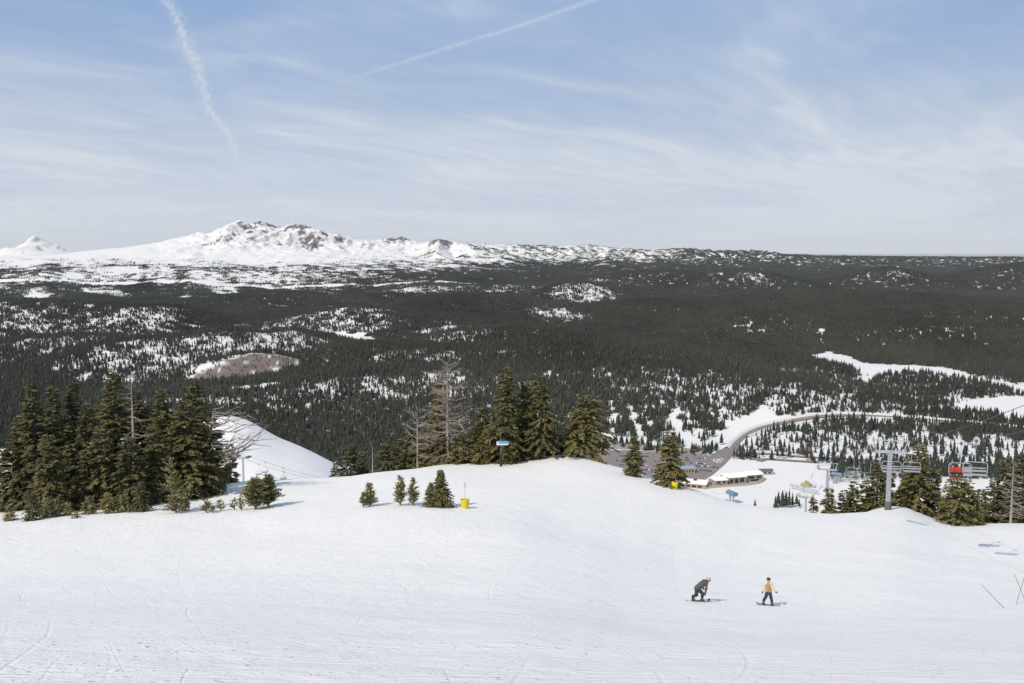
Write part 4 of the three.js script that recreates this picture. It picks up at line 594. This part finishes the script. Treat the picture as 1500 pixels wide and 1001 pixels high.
function glove(parent, p, dir, m) {                                // palm with four bent fingers and a thumb
  const g = [], d = V(...dir).normalize(), s = d.clone().cross(V(0, 0, 1)); if (s.length() < 0.2) s.set(1, 0, 0); s.normalize(); const o = V(...p), n = d.clone().cross(s);
  g.push(bar(o, o.clone().addScaledVector(d, 0.09), 0.036, 0.042, 8)); for (let k = 0; k < 4; k++) { const a = o.clone().addScaledVector(d, 0.085).addScaledVector(s, (k - 1.5) * 0.022), b = a.clone().addScaledVector(d, 0.045 - Math.abs(k - 1.3) * 0.006).addScaledVector(n, 0.012), c = b.clone().addScaledVector(d, 0.03).addScaledVector(n, 0.03); g.push(bar(a, b, 0.0125, 0.0115, 6), bar(b, c, 0.0115, 0.009, 6)); }
  const a = o.clone().addScaledVector(d, 0.03).addScaledVector(s, 0.035), b = a.clone().addScaledVector(s, 0.035).addScaledVector(d, 0.03); g.push(bar(a, b, 0.014, 0.012, 6), bar(b, b.clone().addScaledVector(d, 0.03), 0.012, 0.01, 6)); part('glove', join(g), m, parent);
}
function headgear(parent, c, look, helmet, lens) {
  const q = new THREE.Quaternion().setFromUnitVectors(V(0, 0, 1), V(...look).normalize()), g = new THREE.SphereGeometry(0.135, 24, 16, 0, 6.2832, 0, 1.75); g.scale(0.95, 1, 1.1); g.rotateX(-0.18); g.applyQuaternion(q); g.translate(c[0], c[1] + 0.02, c[2]); part('helmet', g, std(helmet, 0.4), parent);
  const v = new THREE.TorusGeometry(0.105, 0.035, 8, 20, 2.0); v.rotateZ(Math.PI / 2 - 1.0); v.rotateX(Math.PI / 2); v.rotateY(-Math.PI / 2); v.applyQuaternion(q); v.translate(c[0], c[1] + 0.005, c[2]); part('goggles', v, std(lens, 0.2), parent);
}
function board(name, label, pos, turn, tilt, len, top, tip) {
  const t = thing(name, label, 'snowboard', pos, turn); t.rotation.z = tilt; const N = 24, w = 0.14, P = [], I = []; const prof = k => { const s = k / N * 2 - 1, e = Math.abs(s); return [s * len / 2, e > 0.8 ? (e - 0.8) ** 2 * 3.2 : 0, w * (e > 0.82 ? Math.sqrt(Math.max(0, 1 - ((e - 0.82) / 0.185) ** 2)) : 1 - 0.12 * (1 - e))]; };
  for (let k = 0; k <= N; k++) { const [x, y, b] = prof(k); P.push(x, y, -b, x, y, b, x, y + 0.014, b, x, y + 0.014, -b); } for (let k = 0; k < N; k++) for (let e = 0; e < 4; e++) { const a = k * 4 + e, b = k * 4 + (e + 1) % 4; I.push(a, b, a + 4, b, b + 4, a + 4); }
  const g = new THREE.BufferGeometry(); g.setAttribute('position', new THREE.Float32BufferAttribute(P, 3)); g.setIndex(I); g.computeVertexNormals(); part('deck', g, std(top, 0.4), t); for (const s of [-1, 1]) part('graphic_band', box(len * 0.13, 0.004, w * 1.9, s * len * 0.31, 0.018, 0), std(tip, 0.4), t); for (const s of [-0.27, 0.27]) part('binding', join([box(0.14, 0.05, 0.26, s, 0.04, 0), box(0.12, 0.22, 0.05, s, 0.14, 0.13)]), padMat, t); return t;
}
const groundAt = (px, row, d) => { const x = ray(px, row)[0] * d; return [x, ground(x, d), -d]; };
{ // rider crouched low over the board, one hand reaching down to it
  const p = groundAt(1022, 886, 58); board('snowboard', 'dark red patterned snowboard under the crouching rider', [p[0], p[1] + 0.03, p[2]], 0.12, 0.0, 1.62, [0.10, 0.02, 0.025], [0.55, 0.56, 0.60]);
  const t = thing('person', 'crouching snowboarder in brown jacket and grey helmet touching the board', 'person', [p[0], p[1] + 0.05, p[2]], 0.12), C = { jacket: [0.085, 0.052, 0.036], shadedBack: [0.07, 0.075, 0.085], pants: [0.022, 0.026, 0.036], boot: [0.012, 0.012, 0.014], skin: SK.skin };  // blue-grey shading on the lower brown jacket is painted in as the back colour
  part('body', figure([[-0.30, 0.05, -0.02, 0.07, -0.26, 0.07, 0.12, 0.06, 'boot'], [-0.30, 0.06, -0.02, 0.075, -0.30, 0.30, -0.02, 0.07, 'boot'], [0.30, 0.05, -0.02, 0.07, 0.32, 0.07, 0.12, 0.06, 'boot'], [0.30, 0.06, -0.02, 0.075, 0.29, 0.30, -0.01, 0.07, 'boot'],
    [-0.30, 0.28, -0.02, 0.085, -0.16, 0.46, 0.22, 0.10, 'pants'], [-0.16, 0.46, 0.22, 0.10, -0.03, 0.72, -0.12, 0.135, 'pants'], [0.29, 0.28, -0.01, 0.085, 0.25, 0.50, 0.22, 0.10, 'pants'], [0.25, 0.50, 0.22, 0.10, 0.06, 0.72, -0.10, 0.135, 'pants'], [-0.03, 0.76, -0.12, 0.16, 0.10, 0.80, -0.10, 0.15, 'shadedBack'],
    [0.03, 0.82, -0.11, 0.18, 0.26, 1.05, 0.0, 0.19, 'shadedBack'], [0.26, 1.05, 0.0, 0.18, 0.46, 1.20, 0.06, 0.165, 'jacket'], [0.40, 1.20, -0.14, 0.095, 0.48, 1.18, 0.22, 0.095, 'jacket'], [0.50, 1.22, 0.05, 0.08, 0.60, 1.29, 0.07, 0.06, 'skin'], [0.64, 1.34, 0.08, 0.10, 0.68, 1.30, 0.09, 0.095, 'skin'], [0.76, 1.31, 0.09, 0.028, 0.78, 1.30, 0.09, 0.02, 'skin'],
    [0.47, 1.17, 0.24, 0.085, 0.42, 0.88, 0.34, 0.068, 'jacket'], [0.42, 0.88, 0.34, 0.068, 0.38, 0.56, 0.30, 0.055, 'jacket'], [0.41, 1.19, -0.16, 0.085, 0.30, 0.92, -0.30, 0.068, 'jacket'], [0.30, 0.92, -0.30, 0.068, 0.42, 0.70, -0.24, 0.055, 'jacket']], 0.02, C), clothMat, t);
  headgear(t, [0.655, 1.345, 0.08], [0.9, -0.25, 0.3], [0.34, 0.35, 0.35], [0.05, 0.04, 0.04]); glove(t, [0.38, 0.56, 0.30], [0.0, -1, 0.02], padMat); glove(t, [0.42, 0.70, -0.24], [0.6, -0.8, 0], padMat);
}
{ // rider standing tall, arms out for balance
  const p = groundAt(1125, 889, 58); board('snowboard', 'slim grey blue snowboard under the standing rider', [p[0], p[1] + 0.03, p[2]], -0.25, -0.05, 1.5, [0.16, 0.20, 0.26], [0.20, 0.34, 0.50]);
  const t = thing('person', 'standing snowboarder in cream and yellow jacket with black helmet', 'person', [p[0], p[1] + 0.05, p[2]], -0.25), C = { jacket: [0.62, 0.50, 0.38], vest: [0.33, 0.25, 0.11], hem: [0.42, 0.40, 0.28], pants: [0.030, 0.034, 0.046], boot: [0.015, 0.015, 0.018], skin: SK.skin };
  part('body', figure([[-0.27, 0.05, 0, 0.07, -0.27, 0.07, 0.13, 0.06, 'boot'], [-0.27, 0.06, 0, 0.075, -0.25, 0.30, 0, 0.068, 'boot'], [0.25, 0.05, 0, 0.07, 0.27, 0.07, 0.13, 0.06, 'boot'], [0.25, 0.06, 0, 0.075, 0.22, 0.30, 0, 0.068, 'boot'],
    [-0.25, 0.28, 0, 0.08, -0.14, 0.52, 0.08, 0.088, 'pants'], [-0.14, 0.52, 0.08, 0.09, -0.05, 0.86, -0.02, 0.12, 'pants'], [0.22, 0.28, 0, 0.08, 0.17, 0.52, 0.08, 0.088, 'pants'], [0.17, 0.52, 0.08, 0.09, 0.08, 0.86, -0.02, 0.12, 'pants'], [-0.05, 0.90, -0.02, 0.13, 0.08, 0.90, -0.02, 0.13, 'hem'],
    [0.01, 0.98, 0, 0.16, 0.0, 1.14, 0, 0.155, 'vest'], [0, 1.14, 0, 0.155, -0.02, 1.30, 0.0, 0.145, 'vest'], [-0.17, 1.36, 0, 0.085, 0.15, 1.36, 0.0, 0.085, 'jacket'], [-0.01, 1.40, 0, 0.065, 0.0, 1.50, 0.01, 0.055, 'skin'], [0.0, 1.57, 0.01, 0.10, 0.0, 1.62, 0.0, 0.10, 'skin'], [0.03, 1.575, 0.10, 0.022, 0.035, 1.565, 0.12, 0.018, 'skin'],
    [-0.19, 1.35, 0, 0.08, -0.30, 1.12, 0.02, 0.064, 'jacket'], [-0.30, 1.12, 0.02, 0.064, -0.33, 0.90, 0.12, 0.05, 'jacket'], [0.17, 1.35, 0, 0.08, 0.26, 1.12, 0.05, 0.064, 'jacket'], [0.26, 1.12, 0.05, 0.064, 0.42, 0.96, 0.16, 0.05, 'jacket']], 0.02, C), clothMat, t);
  headgear(t, [0.0, 1.60, 0.01], [0.5, -0.05, 0.8], [0.012, 0.012, 0.018], [0.45, 0.45, 0.48]); glove(t, [-0.33, 0.90, 0.12], [-0.1, -1, 0.3], padMat); glove(t, [0.42, 0.96, 0.16], [0.8, -0.5, 0.3], padMat);
}
{ // two riders on the lift
  const C = { jacket: [0.38, 0.04, 0.025], pants: [0.014, 0.014, 0.018], boot: [0.25, 0.06, 0.04], skin: SK.skin };
  const g = figure([[-0.13, 0.10, 0.04, 0.12, 0.13, 0.10, 0.04, 0.12, 'pants'], [0, 0.18, 0.05, 0.165, 0, 0.46, 0.07, 0.17, 'jacket'], [-0.17, 0.54, 0.06, 0.085, 0.17, 0.54, 0.06, 0.085, 'jacket'], [0, 0.60, 0.05, 0.06, 0, 0.68, 0.03, 0.055, 'skin'], [0, 0.75, 0.01, 0.10, 0, 0.80, 0.01, 0.10, 'skin'], [0, 0.75, -0.10, 0.02, 0, 0.745, -0.115, 0.018, 'skin'],
    [-0.11, 0.10, 0, 0.105, -0.13, 0.09, -0.42, 0.085, 'pants'], [0.11, 0.10, 0, 0.105, 0.13, 0.09, -0.42, 0.085, 'pants'], [-0.13, 0.09, -0.42, 0.08, -0.13, -0.26, -0.46, 0.065, 'pants'], [0.13, 0.09, -0.42, 0.08, 0.13, -0.26, -0.46, 0.065, 'pants'], [-0.13, -0.26, -0.46, 0.075, -0.13, -0.40, -0.47, 0.075, 'boot'], [0.13, -0.26, -0.46, 0.075, 0.13, -0.40, -0.47, 0.075, 'boot'], [-0.13, -0.42, -0.46, 0.06, -0.13, -0.42, -0.62, 0.05, 'boot'], [0.13, -0.42, -0.46, 0.06, 0.13, -0.42, -0.62, 0.05, 'boot'],
    [-0.20, 0.53, 0.05, 0.08, -0.26, 0.28, -0.04, 0.065, 'jacket'], [-0.26, 0.28, -0.04, 0.065, -0.14, 0.20, -0.26, 0.05, 'jacket'], [0.20, 0.53, 0.05, 0.08, 0.26, 0.28, -0.04, 0.065, 'jacket'], [0.26, 0.28, -0.04, 0.065, 0.14, 0.20, -0.26, 0.05, 'jacket']], 0.022, C);
  loaded.updateMatrixWorld(true);
  [[-0.68, 'red jacketed rider at the end of the lift chair'], [-0.08, 'red jacketed rider at the middle of the lift chair']].forEach(([x, label], k) => {
    const w = loaded.localToWorld(V(-x, -2.94, -0.02)), t = thing('person', label, 'person', [w.x, w.y, w.z], loaded.rotation.y, 'riders'); delete t.userData.group; part('body', g, clothMat, t); headgear(t, [0, 0.79, 0.01], [0, 0, -1], k ? [0.5, 0.5, 0.52] : [0.03, 0.03, 0.035], [0.04, 0.04, 0.05]); for (const s of [-1, 1]) glove(t, [s * 0.14, 0.20, -0.26], [0, -0.2, -1], padMat);
    for (const s of [-0.13, 0.13]) { const q = loaded.localToWorld(V(-x + s, -3.42, -0.52)), sk = thing('ski', 'pale ski hanging from the boots of a lift rider', 'ski', [q.x, q.y, q.z], loaded.rotation.y, 'skis under the lift riders'); part('plank', join([box(0.085, 0.015, 1.4, 0, 0, 0), bar(V(0, 0, -0.69), V(0, 0.09, -0.86), 0.04, 0.012, 5)]), std([0.55, 0.55, 0.56], 0.5), sk); part('binding', box(0.07, 0.05, 0.3, 0, 0.03, 0.02), padMat, sk); }
  });
}
// small figures and fences on the base area snow
{
  const C = { jacket: [0.05, 0.055, 0.07], pants: [0.02, 0.02, 0.025], skin: SK.skin }, g = figure([[-0.1, 0.05, 0, 0.07, -0.1, 0.85, 0, 0.11, 'pants'], [0.1, 0.05, 0, 0.07, 0.1, 0.85, 0, 0.11, 'pants'], [0, 0.95, 0, 0.16, 0, 1.3, 0, 0.17, 'jacket'], [-0.17, 1.38, 0, 0.085, 0.17, 1.38, 0, 0.085, 'jacket'], [0, 1.45, 0, 0.06, 0, 1.64, 0, 0.10, 'skin'], [-0.2, 1.36, 0, 0.08, -0.28, 0.85, 0.05, 0.05, 'jacket'], [0.2, 1.36, 0, 0.08, 0.28, 0.85, 0.05, 0.05, 'jacket']], 0.05, C), r = rng(12);
  for (let k = 0; k < 22; k++) { const [x, d] = hit(k < 10 ? 1191 + r() * 14 : 1040 + r() * 190, k < 10 ? 714 + r() * 5 : 712 + r() * 18, 800), t = solo('person', g, clothMat, k < 10 ? 'tiny dark clad skier in the queue on the base area snow' : 'tiny dark clad skier scattered on the base area snow', 'person', k < 10 ? 'skiers queueing at the base' : 'skiers scattered at the base'); t.position.set(x, ground(x, d), -d); t.rotation.y = r() * 6; }
}
renderer.render(scene, camera);
